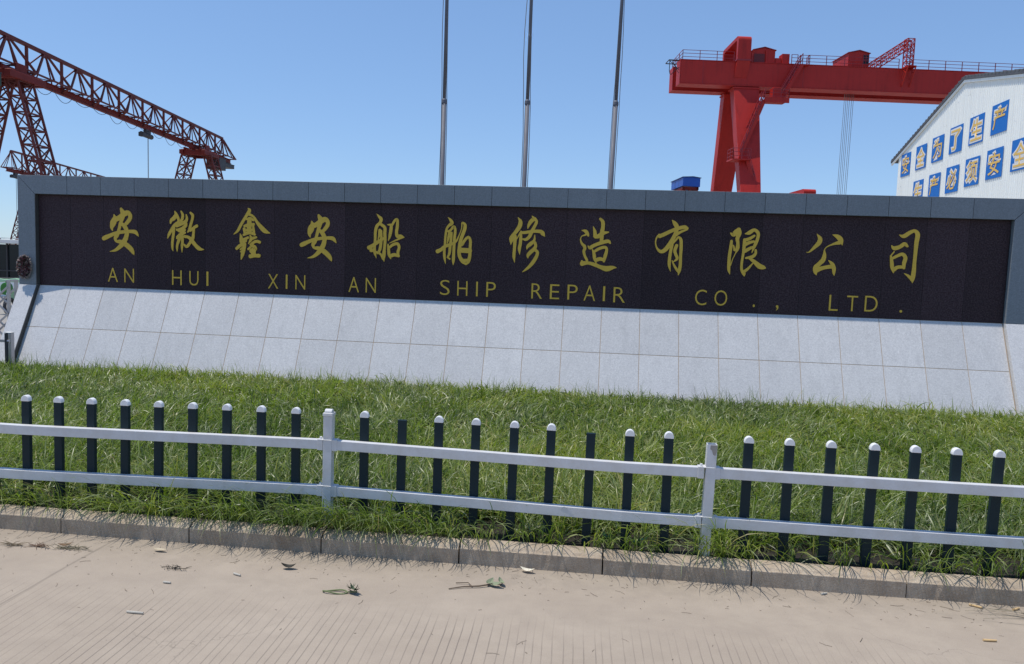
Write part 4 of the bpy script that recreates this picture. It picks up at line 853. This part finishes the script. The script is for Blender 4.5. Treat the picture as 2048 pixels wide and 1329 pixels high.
    MB().box(8.56, 9.1, .4, 1.2, 20.56, 21.1).build('electric_cabinet', M['red'], gc, bevel=.02)
    MB().box(9.14, 9.8, .3, 1.2, 20.56, 21.47).build('electric_cabinet', M['red'], gc, bevel=.02)
    MB().tube([(6.35, .3, 20.6), (6.35, .3, 21.4), (6.5, .3, 21.6)], .12, 8).build('vent_pipe', M['red'], gc)
    # handrails
    r = MB(); railing(r, [(.15, .05, zt+.05), (4.75, .05, zt+.05)]); railing(r, [(9.9, .05, zt+.05), (10.45, .05, zt+.05)], step=.6)
    railing(r, [(11.4, .05, zt+.05), (19.6, .05, zt+.05)]); railing(r, [(20.8, .05, zt+.05), (Lg, .05, zt+.05)])
    railing(r, [(.15, .05, zt+.05), (.15, 3.95, zt+.05), (Lg, 3.95, zt+.05)])
    r.build('handrail', M['redrail'], gc)
    # bracket and cable loop at the left end
    b = MB(); b.bar((-1.0, .3, 20.5), (.1, .3, 20.5), .09); b.bar((-.98, .3, 20.48), (-.08, .3, 19.7), .05); b.bar((-.7, .3, 20.48), (-.1, .3, 19.4), .04)
    b.bar((-1.0, 1.6, 20.5), (.1, 1.6, 20.5), .07); b.bar((-1.0, .3, 20.5), (-1.0, 1.6, 20.5), .06)
    b.build('end_bracket', M['dark'], gc)
    MB().tube([(-.93, .3, 20.45)]+[(-.93+.0*k, .3, 20.4-k*.2) for k in range(1, 5)]+[(-.86, .3, 19.3), (-.75, .3, 19.25), (-.62, .3, 19.4), (-.3, .3, 19.75), (-.08, .3, 19.9)], .035, 6).build('festoon_cable', M['dark'], gc)
    # lattice service jib
    j = MB(); lattice_beam(j, (20.38, .0, 20.6), (20.38, .0, 23.1), .62, .62, 5, .035); j.build('jib_mast', M['red'], gc)
    j = MB(); lattice_beam(j, (20.35, .0, 22.75), (18.15, 4.2, 21.0), .6, .6, 8, .035); j.build('jib_boom', M['red'], gc)
    j = MB(); lattice_beam(j, (18.15, 4.0, 20.55), (18.15, 4.0, 21.2), .6, .6, 2, .03); j.build('jib_foot', M['red'], gc)
    j = MB()
    for s in (19.95, 20.65):
        j.bar((s, -.9, 20.55), (s, .1, 20.55), .10); j.bar((s, -.88, 20.52), (s, -.02, 18.95), .08); j.bar((s, -.45, 20.5), (s, -.05, 19.6), .05); j.bar((s, -.6, 20.0), (s, -.05, 20.45), .05)
    j.box(19.9, 20.7, -.9, .1, 20.57, 20.63)
    j.build('jib_bracket', M['red'], gc)
    # access stairs
    st, rl = MB(), MB()
    st.box(10.4, 11.25, -.75, -.06, 20.3, 20.38); railing(rl, [(10.4, -.72, 20.38), (11.22, -.72, 20.38), (11.22, -.05, 20.38)], .75, .8)
    stair(st, rl, (10.55, -.85, 20.3), (8.9, -.85, 17.25), .6, 14)
    st.box(7.1, 9.25, -1.75, -.06, 16.95, 17.05); st.box(7.1, 9.25, -1.78, -1.72, 16.75, 17.2)
    railing(rl, [(7.1, -1.72, 17.05), (9.22, -1.72, 17.05), (9.22, -.2, 17.05)], .85, .7)
    stair(st, rl, (7.1, -1.65, 16.9), (5.15, -1.95, 11.9), .75, 24)
    st.box(4.3, 5.95, -2.6, -.9, 11.62, 11.72); railing(rl, [(5.9, -2.55, 11.72), (4.35, -2.55, 11.72), (4.35, -1.0, 11.72)], .9, .8)
    stair(st, rl, (5.75, -2.2, 11.62), (7.3, -2.7, 6.6), .7, 24)
    st.box(6.7, 8.3, -3.3, -1.6, 6.5, 6.6); stair(st, rl, (6.9, -2.9, 6.5), (5.3, -3.5, 1.0), .7, 26)
    s_ = st.build('stair', M['red'], gc); rl.build('stair_rail', M['redrail'], s_)
    cb = MB().box(8.0, 8.7, -1.2, -.25, 17.06, 18.2).build('operator_cab', M['red'], gc, bevel=.03)
    MB().box(8.71, 8.72, -1.1, -.35, 17.6, 18.1).build('cab_window', M['glass'], cb)
    # hanging hoist ropes
    rp = MB()
    for s, y in ((15.6, 1.6), (16.05, 1.9), (16.5, 2.1)):
        for d in (0, .16): rp.tube([(s+d, y, 20.6), (s+d-.15, y, 3.6)], .02, 5)
    rp.build('hoist_rope', M['rope'], gc)
    MB().box(15.1, 17.0, 1.4, 2.4, 2.6, 3.6).build('hook_block', M['redrail'], gc, bevel=.1)
red_crane()

# ------------------------------------------------------------------ smaller cranes whose tops show over the wall
def blue_crane():
    e = empty('dock_crane', 'distant blue roofed crane cabin on red trolley frame above the wall', 'crane', (11.9, 120.0, 0), rad(8))
    b = MB(); b.prism([(0, 0, 14.45), (2.6, 0, 14.35), (2.6, 0, 15.62), (1.5, 0, 15.76), (0, 0, 15.68)], (0, 0, 0), (0, 7.5, 0))
    h = b.build('blue_cabin', M['blue'], e)
    MB().prism([(-.12, -.15, 15.68), (1.5, -.15, 15.78), (2.72, -.15, 15.62), (2.72, -.15, 15.70), (1.5, -.15, 15.87), (-.12, -.15, 15.77)], (0, 0, 0), (0, 7.8, 0)).build('roof', plain('navy_roof', (.012, .04, .16), .5), h)
    for k, y in enumerate((2.5, 5.0)): MB().box(-.012, -.002, y-.05, y+.05, 14.5, 15.6).build('panel_joint', M['dark'], h)
    f = MB(); f.box(.1, 2.5, .3, .6, 13.9, 14.3); f.box(.1, 2.5, 6.6, 6.9, 13.9, 14.3); f.box(.1, .4, .3, 6.9, 13.9, 14.3); f.box(2.2, 2.5, .3, 6.9, 13.9, 14.3)
    for x in (.3, 1.2, 2.2): f.tube([(x, .3, 13.6), (x, .6, 13.6)], .32, 12)
    f.build('trolley_frame', M['beam'], e)
    g = MB(); g.box(-14, 16, .2, 1.4, 11.2, 13.2); g.box(-14, 16, 5.6, 6.8, 11.2, 13.2); g.build('girder', M['red'], e)
    for x in (-11, 12):
        for y, o in ((.2, -2), (5.9, 2)): MB().hexa([(x+.2, y+o, 0), (x+1.2, y+o, 0), (x+1.2, y+o+.9, 0), (x+.2, y+o+.9, 0)], [(x, y, 11.2), (x+1.6, y, 11.2), (x+1.6, y+.9, 11.2), (x, y+.9, 11.2)]).build('leg', M['red'], e)
blue_crane()
def red_far():
    e = empty('portal_crane', 'rounded orange-red crane top just showing over the sign wall right of the leg', 'crane', (21.9, 90.0, 0), rad(8))
    pts = [(.0, 9.2)]
    for k in range(7): q = math.pi-math.pi/2*k/6; pts.append((.35+.35*math.cos(q), 10.98+.35*math.sin(q)))
    for k in range(7): q = math.pi/2-math.pi/2*k/6; pts.append((4.2+.35*math.cos(q), 10.9+.35*math.sin(q)))
    pts.append((4.55, 9.2))
    MB().prism([(0, y, z) for y, z in pts], (.2, 0, 0), (1.55, 0, 0)).build('portal', M['red'], e)
    g = MB(); g.box(-6, 22, .2, 1.3, 7.6, 9.2); g.box(-6, 22, 3.2, 4.3, 7.6, 9.2); g.build('girder', M['red'], e)
    for x in (0, 18):
        for y, o in ((.2, -1.8), (3.4, 1.8)): MB().hexa([(x+.2, y+o, 0), (x+1.2, y+o, 0), (x+1.2, y+o+.9, 0), (x+.2, y+o+.9, 0)], [(x, y, 7.6), (x+1.8, y, 7.6), (x+1.8, y+.9, 7.6), (x, y+.9, 7.6)]).build('leg', M['red'], e)
red_far()

# ------------------------------------------------------------------ white workshop with the slogan
def shed():
    X0 = 16.0; a = rad(2); u = Vector((math.sin(a), math.cos(a), 0)); n = Vector((-math.cos(a), math.sin(a), 0))   # n faces the camera side
    e = empty('workshop', 'white steel sheet workshop with blue slogan boards on its gable wall', 'building', (X0, 0, 0))
    O = Vector((X0, 0, 0)); L = lambda s, z, o=0: tuple(u*s+n*o+Vector((0, 0, z)))
    prof = [(50.2, 9.28), (41.25, 11.72), (30.0, 9.6)]
    top = lambda s: float(np.interp(-s, [-p[0] for p in prof], [p[1] for p in prof]))
    w = MB(); ss = []; s = 50.2
    while s > 30.0:
        ss += [(s, 0), (s-.02, .026), (s-.05, .026), (s-.07, 0)]; s -= .19
    ss.append((30.0, 0)); m = len(ss)
    ss = sorted(ss+[(41.25, 0)], key=lambda q: -q[0]); m = len(ss)
    vs = [L(s, 0, o) for s, o in ss]+[L(s, top(s), o) for s, o in ss]
    w.add(vs, [(i, i+1, m+i+1, m+i) for i in range(m-1)])
    w.build('gable_wall', M['shed'], e)
    b = MB(); b.prism([L(50.2, 0, -.03), L(30.0, 0, -.03), L(30.0, 9.6, -.03), L(41.25, 11.7, -.03), L(50.2, 9.26, -.03)], (0, 0, 0), tuple(-n*38)); b.build('side_wall', M['shed'], e)
    r = MB()
    for (s0, z0), (s1, z1) in (((51.3, 9.02), (41.25, 11.76)), ((41.25, 11.76), (28.9, 9.43))):
        r.prism([L(s0, z0, .14), L(s1, z1, .14), L(s1, z1+.16, .14), L(s0, z0+.16, .14)], (0, 0, 0), tuple(-n*38.6))
    k = 0.0
    for (s0, z0), (s1, z1) in (((51.3, 9.02), (41.25, 11.76)), ((41.25, 11.76), (28.9, 9.43))):
        cnt = int(abs(s1-s0)/.36)
        for i in range(cnt):   # rolled edge tiles on the verge
            t = (i+.5)/cnt; p = Vector(L(s0+(s1-s0)*t, z0+(z1-z0)*t+.15, .15)); r.tube([p, p-n*38.6], .055+.008*math.sin(i*2.3), 6)
    r.build('roof', M['rooftile'], e)
    f = MB()
    for (s0, z0), (s1, z1) in (((51.3, 9.02), (41.25, 11.76)), ((41.25, 11.76), (28.9, 9.43))):
        f.prism([L(s0, z0-.14, .10), L(s1, z1-.12, .10), L(s1, z1-.01, .10), L(s0, z0-.01, .10)], (0, 0, 0), tuple(-n*.075))
    f.build('verge_board', M['shed'], e)
    g = MB().box(0, .01, 0, .01, 0, .01)
    # slogan boards, far (left) to near (right)
    S = .8; zc = lambda z: (z-2.087)*S+2.087
    row1 = [(61.1, 10.27, '安'), (58.12, 10.41, '全'), (55.18, 10.55, '为'), (52.31, 10.71, '了'), (49.43, 10.82, '生'), (46.58, 10.96, '产')]
    row2 = [(58.2, 8.0, '生'), (55.3, 8.12, '产'), (52.43, 8.26, '必'), (49.58, 8.40, '须'), (46.75, 8.51, '安'), (43.85, 8.62, '全')]
    for sc, zz, ch in row1+row2:
        s = sc*S; z = zc(zz); hw, hh = .775, .655
        p = MB().prism([L(s+hw, z-hh, .028), L(s-hw, z-hh, .028), L(s-hw, z+hh, .028), L(s+hw, z+hh, .028)], (0, 0, 0), tuple(n*.012)).build('slogan_board', M['bluepanel'], e)
        for nm, bold, o, mat in (('character_outline', .080, .047, 'outline'), ('character', .008, .055, 'yellow')):
            me = glyph(ch, bold, 0, 3); c = np.empty(len(me.vertices)*3); me.vertices.foreach_get('co', c); c = c.reshape(-1, 3)
            if nm == 'character_outline': lo, hi = c.min(0), c.max(0)
            cx, cy = (lo[0]+hi[0])/2, (lo[1]+hi[1])/2
            kx, ky = 1.38/max(hi[0]-lo[0], .75), 1.16/max(hi[1]-lo[1], .8)
            out = np.array([L(s-(q[0]-cx)*kx, z+(q[1]-cy)*ky, o) for q in c])
            me.vertices.foreach_set('co', out.ravel()); me.update(); me.name = nm; link(nm, me, M[mat], p)
shed()

# ------------------------------------------------------------------ things beside the left end of the wall
def left_side():
    e = empty('guard_booth', 'dark glazed booth with white flat roof left of the sign wall', 'booth', (-26.2, 30.0, -.03))
    MB().box(-2.6, 2.6, 0, 4, 0, .75).build('base_wall', M['shed'], e)
    MB().box(-2.55, 2.55, .05, 3.95, .75, 2.16).build('glass', M['glass'], e)
    f = MB()
    for x in (-2.6, -1.3, 0, 1.3, 1.75, 2.54): f.box(x, x+.06, -.01, .06, .75, 2.2)
    f.box(-2.6, 2.6, -.012, .05, 1.05, 1.10); f.build('window_frame', M['dark'], e)
    r = MB(); r.box(-2.9, 2.9, -.35, 4.35, 2.2, 2.36); r.build('roof', M['outline'], e, bevel=.02)
    r = MB()
    for k in range(7): r.box(-2.7+k*.85, -2.3+k*.85, -.3, .0, 2.40, 2.43); r.bar((-2.6+k*.85, -.2, 2.36), (-2.6+k*.85, -.2, 2.41), .05)
    r.build('roof_rail', M['outline'], e)

    e = empty('scooter', 'pale green electric scooter front behind the folding gate, left edge', 'scooter', (-17.93, 22.0, -.03), rad(6))
    b = MB(); pts = [(-.62, 1.03), (-.45, 1.13), (0, 1.09), (.30, 1.13), (.52, 1.08), (.50, 1.02), (.30, 1.0), (0, 1.02), (-.40, .98)]
    b.prism([(x, 0, z) for x, z in pts], (0, -.06, 0), (0, .25, 0)); b.build('fairing', M['palegreen'], e, bevel=.02)
    c = MB(); n = 18; o = [( .14*math.cos(2*math.pi*k/n), -.12, .80+.19*math.sin(2*math.pi*k/n)) for k in range(n)]
    c.prism(o, (0, 0, 0), (0, .22, 0)); c.build('front_shield', M['midgreen'], e, bevel=.03)
    for x in (-.13, .11):
        MB().tube([(x, -.14, .655), (x, -.05, .655)], .05, 10).build('headlight', M['cap'], e)
    MB().tube([(-.55, .05, 1.18), (-.2, .02, 1.12), (.2, .02, 1.12), (.5, .05, 1.18)], .02, 8).build('handlebar', M['dark'], e)
    for x in (-.5, .46):
        m = MB(); m.bar((x, .05, 1.17), (x+.03, .05, 1.3), .015); m.tube([(x+.0, .0, 1.36), (x+.0, .03, 1.36)], .085, 12); m.build('mirror', M['outline'], e)
    MB().tube([(0, 0, 1.05), (0, .08, .3)], .04, 8).build('fork', M['dark'], e)
    ring = [(0, .1+.23*math.cos(2*math.pi*k/20), .26+.23*math.sin(2*math.pi*k/20)) for k in range(21)]
    MB().tube(ring, .05, 8, False).build('wheel', M['dark'], e)
    MB().box(-.14, .14, .3, 1.3, .35, .75).build('body', M['palegreen'], e, bevel=.05)

    e = empty('folding_gate', 'stainless steel folding lattice gate left of the sign wall', 'gate', (-11.7, 14.5, -.03))
    for i in range(9):
        x = -.0-.62*i
        p = MB(); p.box(x-.028, x+.028, -.12, -.08, .12, 1.40); p.box(x-.028, x+.028, .08, .12, .12, 1.40); p.box(x-.035, x+.035, -.13, .13, 1.40, 1.43); p.build('upright', M['steel'], e)
        if i < 8:
            k = MB()
            for y in (-.13, .13):
                for z in (.22, .76):
                    k.bar((x, y, z), (x-.62, y, z+.54), .018, .034); k.bar((x, y+.012, z+.54), (x-.62, y+.012, z), .018, .034)
            k.build('scissor_bars', M['steel'], e)
        MB().tube([(x, -.1, .06), (x, .1, .06)], .06, 10).build('caster', M['dark'], e)

    e = empty('barrier_post', 'short square steel post with side rail at the left foot of the wall', 'post', (-9.435, 11.60, .05))
    MB().box(-.052, .0, -.04, .04, 0, .625).build('post', M['dark'], e, bevel=.004)
    MB().box(.0005, .056, -.035, .045, 0, .63).build('post_tube', M['steel'], e, bevel=.008)
    MB().box(-.055, .058, -.043, .048, .631, .642).build('cap', M['outline'], e, bevel=.004)
    MB().box(-2.0, -.0525, -.018, .018, .475, .515).build('rail', M['steel'], e)
    MB().tube([(.02, -.055, .50), (.05, -.055, .50)], .024, 8).build('clamp', M['steel'], e)
left_side()

# ------------------------------------------------------------------ litter and plants by the kerb
def litter():
    r = random.Random(9)
    butts = [(-2.568, 4.075, .10, 'long pale cigarette end lying on the grooved road, lower left'), (-2.617, 4.496, .05, 'short white cigarette end on the road left of the dark leaf'),
             (-2.252, 4.696, .06, 'cigarette end on the road between the dried stems and the dark leaf'), (1.553, 5.125, .05, 'cigarette end against the foot of the right kerb stones'),
             (2.484, 5.110, .075, 'tan cigarette end under the kerb near the right edge'), (2.342, 4.625, .075, 'lone tan cigarette end on bare road, lower right'), (2.73, 5.115, .06, 'cigarette end beside fallen green blades at right kerb')]
    tan = plain('cigarette_filter', (.62, .42, .20)); wh = plain('cigarette_paper', (.46, .43, .37))
    for x, y, l, lab in butts:
        e = empty('cigarette_butt', lab, 'cigarette butt', (x, y, .007), r.uniform(-.6, .6), 'cigarette ends on the road')
        MB().tube([(-l/2, 0, 0), (l*.05, 0, .001)], .007, 8).build('filter', tan if x > 1.6 else wh, e)
        MB().tube([(l*.052, 0, .001), (l/2, .003, .001)], [.0068, .0055], 8).build('paper', wh if x < 1.6 else tan, e)
    def leafmesh(l, w, curl, n=6):
        mb = MB(); vs = []
        for i in range(n+1):
            t = i/n; ww = w*math.sin(math.pi*min(.98, t*.96+.03))**.8
            z = .006+curl*(t-.5)**2*4
            vs += [(l*(t-.5), -ww, z+ww*.5), (l*(t-.5), 0, z), (l*(t-.5), ww, z+ww*.6)]
        fs = []
        for i in range(n): fs += [(3*i, 3*i+1, 3*i+4, 3*i+3), (3*i+1, 3*i+2, 3*i+5, 3*i+4)]
        mb.add(vs, fs); return mb
    def thing_leaf(name, lab, x, y, rz, l, w, curl, col, cat):
        o = leafmesh(l, w, curl).build(name, plain('leaf_'+name+str(int(x*100)), col), None, smooth=True); o.location = (x, y, .004); o.rotation_euler = (0, 0, rz); tag(o, lab, cat)
    thing_leaf('dry_leaf', 'dark curled dry leaf on the road below the left fence post', -1.97, 4.86, .1, .10, .022, .03, (.02, .018, .012), 'leaf')
    thing_leaf('paper_scrap', 'cream curled scrap lying on the road below the middle fence section', -.392, 5.11, -.2, .10, .02, .025, (.72, .66, .52), 'scrap')
    thing_leaf('brown_leaf', 'small brown leaf by the kerb at far left', -3.62, 4.93, .5, .09, .02, .02, (.17, .10, .05), 'leaf')
    thing_leaf('pale_leaf', 'pale dry leaf flat on road beside the kerb, left', -2.95, 4.98, -.1, .10, .016, .01, (.48, .40, .28), 'leaf')
    e = empty('green_sprig', 'wilted green leaf loop lying on the road left of centre', 'sprig', (-1.468, 4.564, 0), .05)
    lp = [(-.08+.075*math.cos(a), .022*math.sin(a), .008+.006*math.sin(2*a)) for a in [2*math.pi*i/20 for i in range(20)]]
    MB().tube(lp+[(.0, .0, .01), (.06, .004, .012)], .005, 6).build('stem', plain('wilted_stem', (.16, .19, .08)), e)
    for k in range(7):
        o = leafmesh(r.uniform(.05, .10), .010, .03).build('leaf', plain('wilted_leaf', (.06, .09, .04)), e); o.location = (.03+r.uniform(-.03, .04), r.uniform(-.02, .02), .006+.004*k); o.rotation_euler = (r.uniform(-.5, .5), r.uniform(-.4, .2), r.uniform(-.8, .8))
    e = empty('twig', 'dry forked twig with a grey-green leaf lying on the road near centre', 'twig', (-.70, 4.82, 0), .12)
    MB().tube([(-.17, -.06, .006), (-.08, -.03, .01), (.02, -.02, .012), (.10, .01, .014), (.17, .02, .01)], [.003, .004, .005, .005, .003], 6).build('stem', plain('dry_twig', (.13, .09, .06)), e)
    MB().tube([(-.02, -.025, .01), (-.05, .03, .012), (-.13, .03, .008)], .003, 5).build('side_shoot', plain('dry_twig', (.13, .09, .06)), e)
    for p, rz, l in (((.13, .0, .008), -.4, .10), ((.09, .03, .010), .9, .07), ((.16, .03, .012), 2.0, .07)):
        o = leafmesh(l, .02, .02).build('leaf', plain('grey_green_leaf', (.24, .27, .16)), e); o.location = p; o.rotation_euler = (.2, -.2, rz)
    # dried clumps of cut grass
    for x, y, n, sz, col, lab in ((-3.978, 4.891, 26, .07, (.20, .15, .09), 'tiny heap of dried grass on the road, nearest the left edge'), (-3.80, 4.90, 30, .06, (.17, .10, .06), 'reddish brown dried tuft on the road, second from the left edge'),
                              (-3.56, 4.905, 46, .10, (.19, .16, .10), 'flattest of the dried grass tufts on the road at far left'), (-2.695, 4.727, 26, .09, (.07, .055, .04), 'dark dried root tuft on the road left of the fence post')):
        mb = MB()
        for k in range(n):
            a = r.uniform(0, 6.28); c = Vector((r.gauss(0, sz*.5), r.gauss(0, sz*.18), .006)); l = r.uniform(.03, .09)
            d = Vector((math.cos(a), math.sin(a)*.6, r.uniform(0, .5)))
            mb.tube([c, c+d*l*.5, c+d*l-Vector((0, 0, .2*l*d.z))], [.0022, .002, .0008], 4)
        tag(mb.build('dried_grass_tuft', plain('dried_grass%d' % int(-x*100), col), None), lab, 'dried grass', 'dried grass tufts on the road').location = (x, y, 0)
    # scattered fine stems, chaff and grit
    mb = MB()
    for k in range(480):
        x = r.uniform(-4.4, 3.0); y = 5.15-abs(r.gauss(0, .22))-(.0 if r.random() < .8 else r.uniform(0, 1.0)); a = r.uniform(0, 3.14); l = r.uniform(.01, .09)*(1 if r.random() < .2 else .3)
        d = Vector((math.cos(a), math.sin(a), 0)); c = Vector((x, y, .003)); bn = Vector((-d.y, d.x, 0))*r.uniform(-.15, .15)*l
        mb.tube([c-d*l/2, c+bn, c+d*l/2], r.uniform(.0005, .0012), 4)
    tag(mb.build('grass_chaff', plain('chaff', (.12, .085, .055))), 'thin dry stems and chaff strewn on the road along the kerb', 'chaff', kind='stuff')
    # cut green blades at the right edge
    e = empty('cut_grass', 'fresh long green grass blades fallen on the road at right edge', 'grass blades', (2.75, 4.93, 0))
    gm = plain('cut_blade', (.07, .14, .03), .5)
    for k in range(13):
        a = r.uniform(2.4, 3.3); l = r.uniform(.25, .55); c = Vector((.12+r.uniform(-.05, .2), r.uniform(-.06, .1), .012)); d = Vector((math.cos(a), math.sin(a)*.5, 0)); s = Vector((-d.y, d.x, 0))*.004
        pts = [c+d*l*t+Vector((0, .10*l*t*t*(1 if k % 2 else -.3), .02*math.sin(math.pi*t))) for t in (0, .25, .5, .75, 1)]
        vs = []; [vs.extend((p-s*(1-.8*i/4), p+s*(1-.8*i/4)+Vector((0, 0, .002)))) for i, p in enumerate(pts)]
        MB().add(vs, [(2*i, 2*i+1, 2*i+3, 2*i+2) for i in range(4)]).build('blade', gm, e)
    # broad-leaved weeds growing at the kerb
    for x, y, n, lab in ((.12, 5.40, 11, 'small broad-leaved green weed behind the kerb below the seventh picket of the middle section'), (.36, 5.39, 8, 'second smaller broad-leaved weed behind the kerb, right of the first weed')):
        e = empty('weed', lab, 'weed', (x, y, .12), 0, 'broad-leaved weeds at the kerb')
        MB().tube([(0, 0, -.02), (0, -.005, .05)], .004, 6).build('stem', gm, e)
        for k in range(n):
            o = leafmesh(r.uniform(.05, .085), .016, .02).build('leaf', plain('weed_leaf', (.09, .19, .045), .5), e, smooth=True)
            a = r.uniform(0, 6.28); o.location = (.035*math.cos(a), .03*math.sin(a), r.uniform(.02, .06)); o.rotation_euler = (r.uniform(-.3, .3), r.uniform(-.6, -.1), a)
litter()
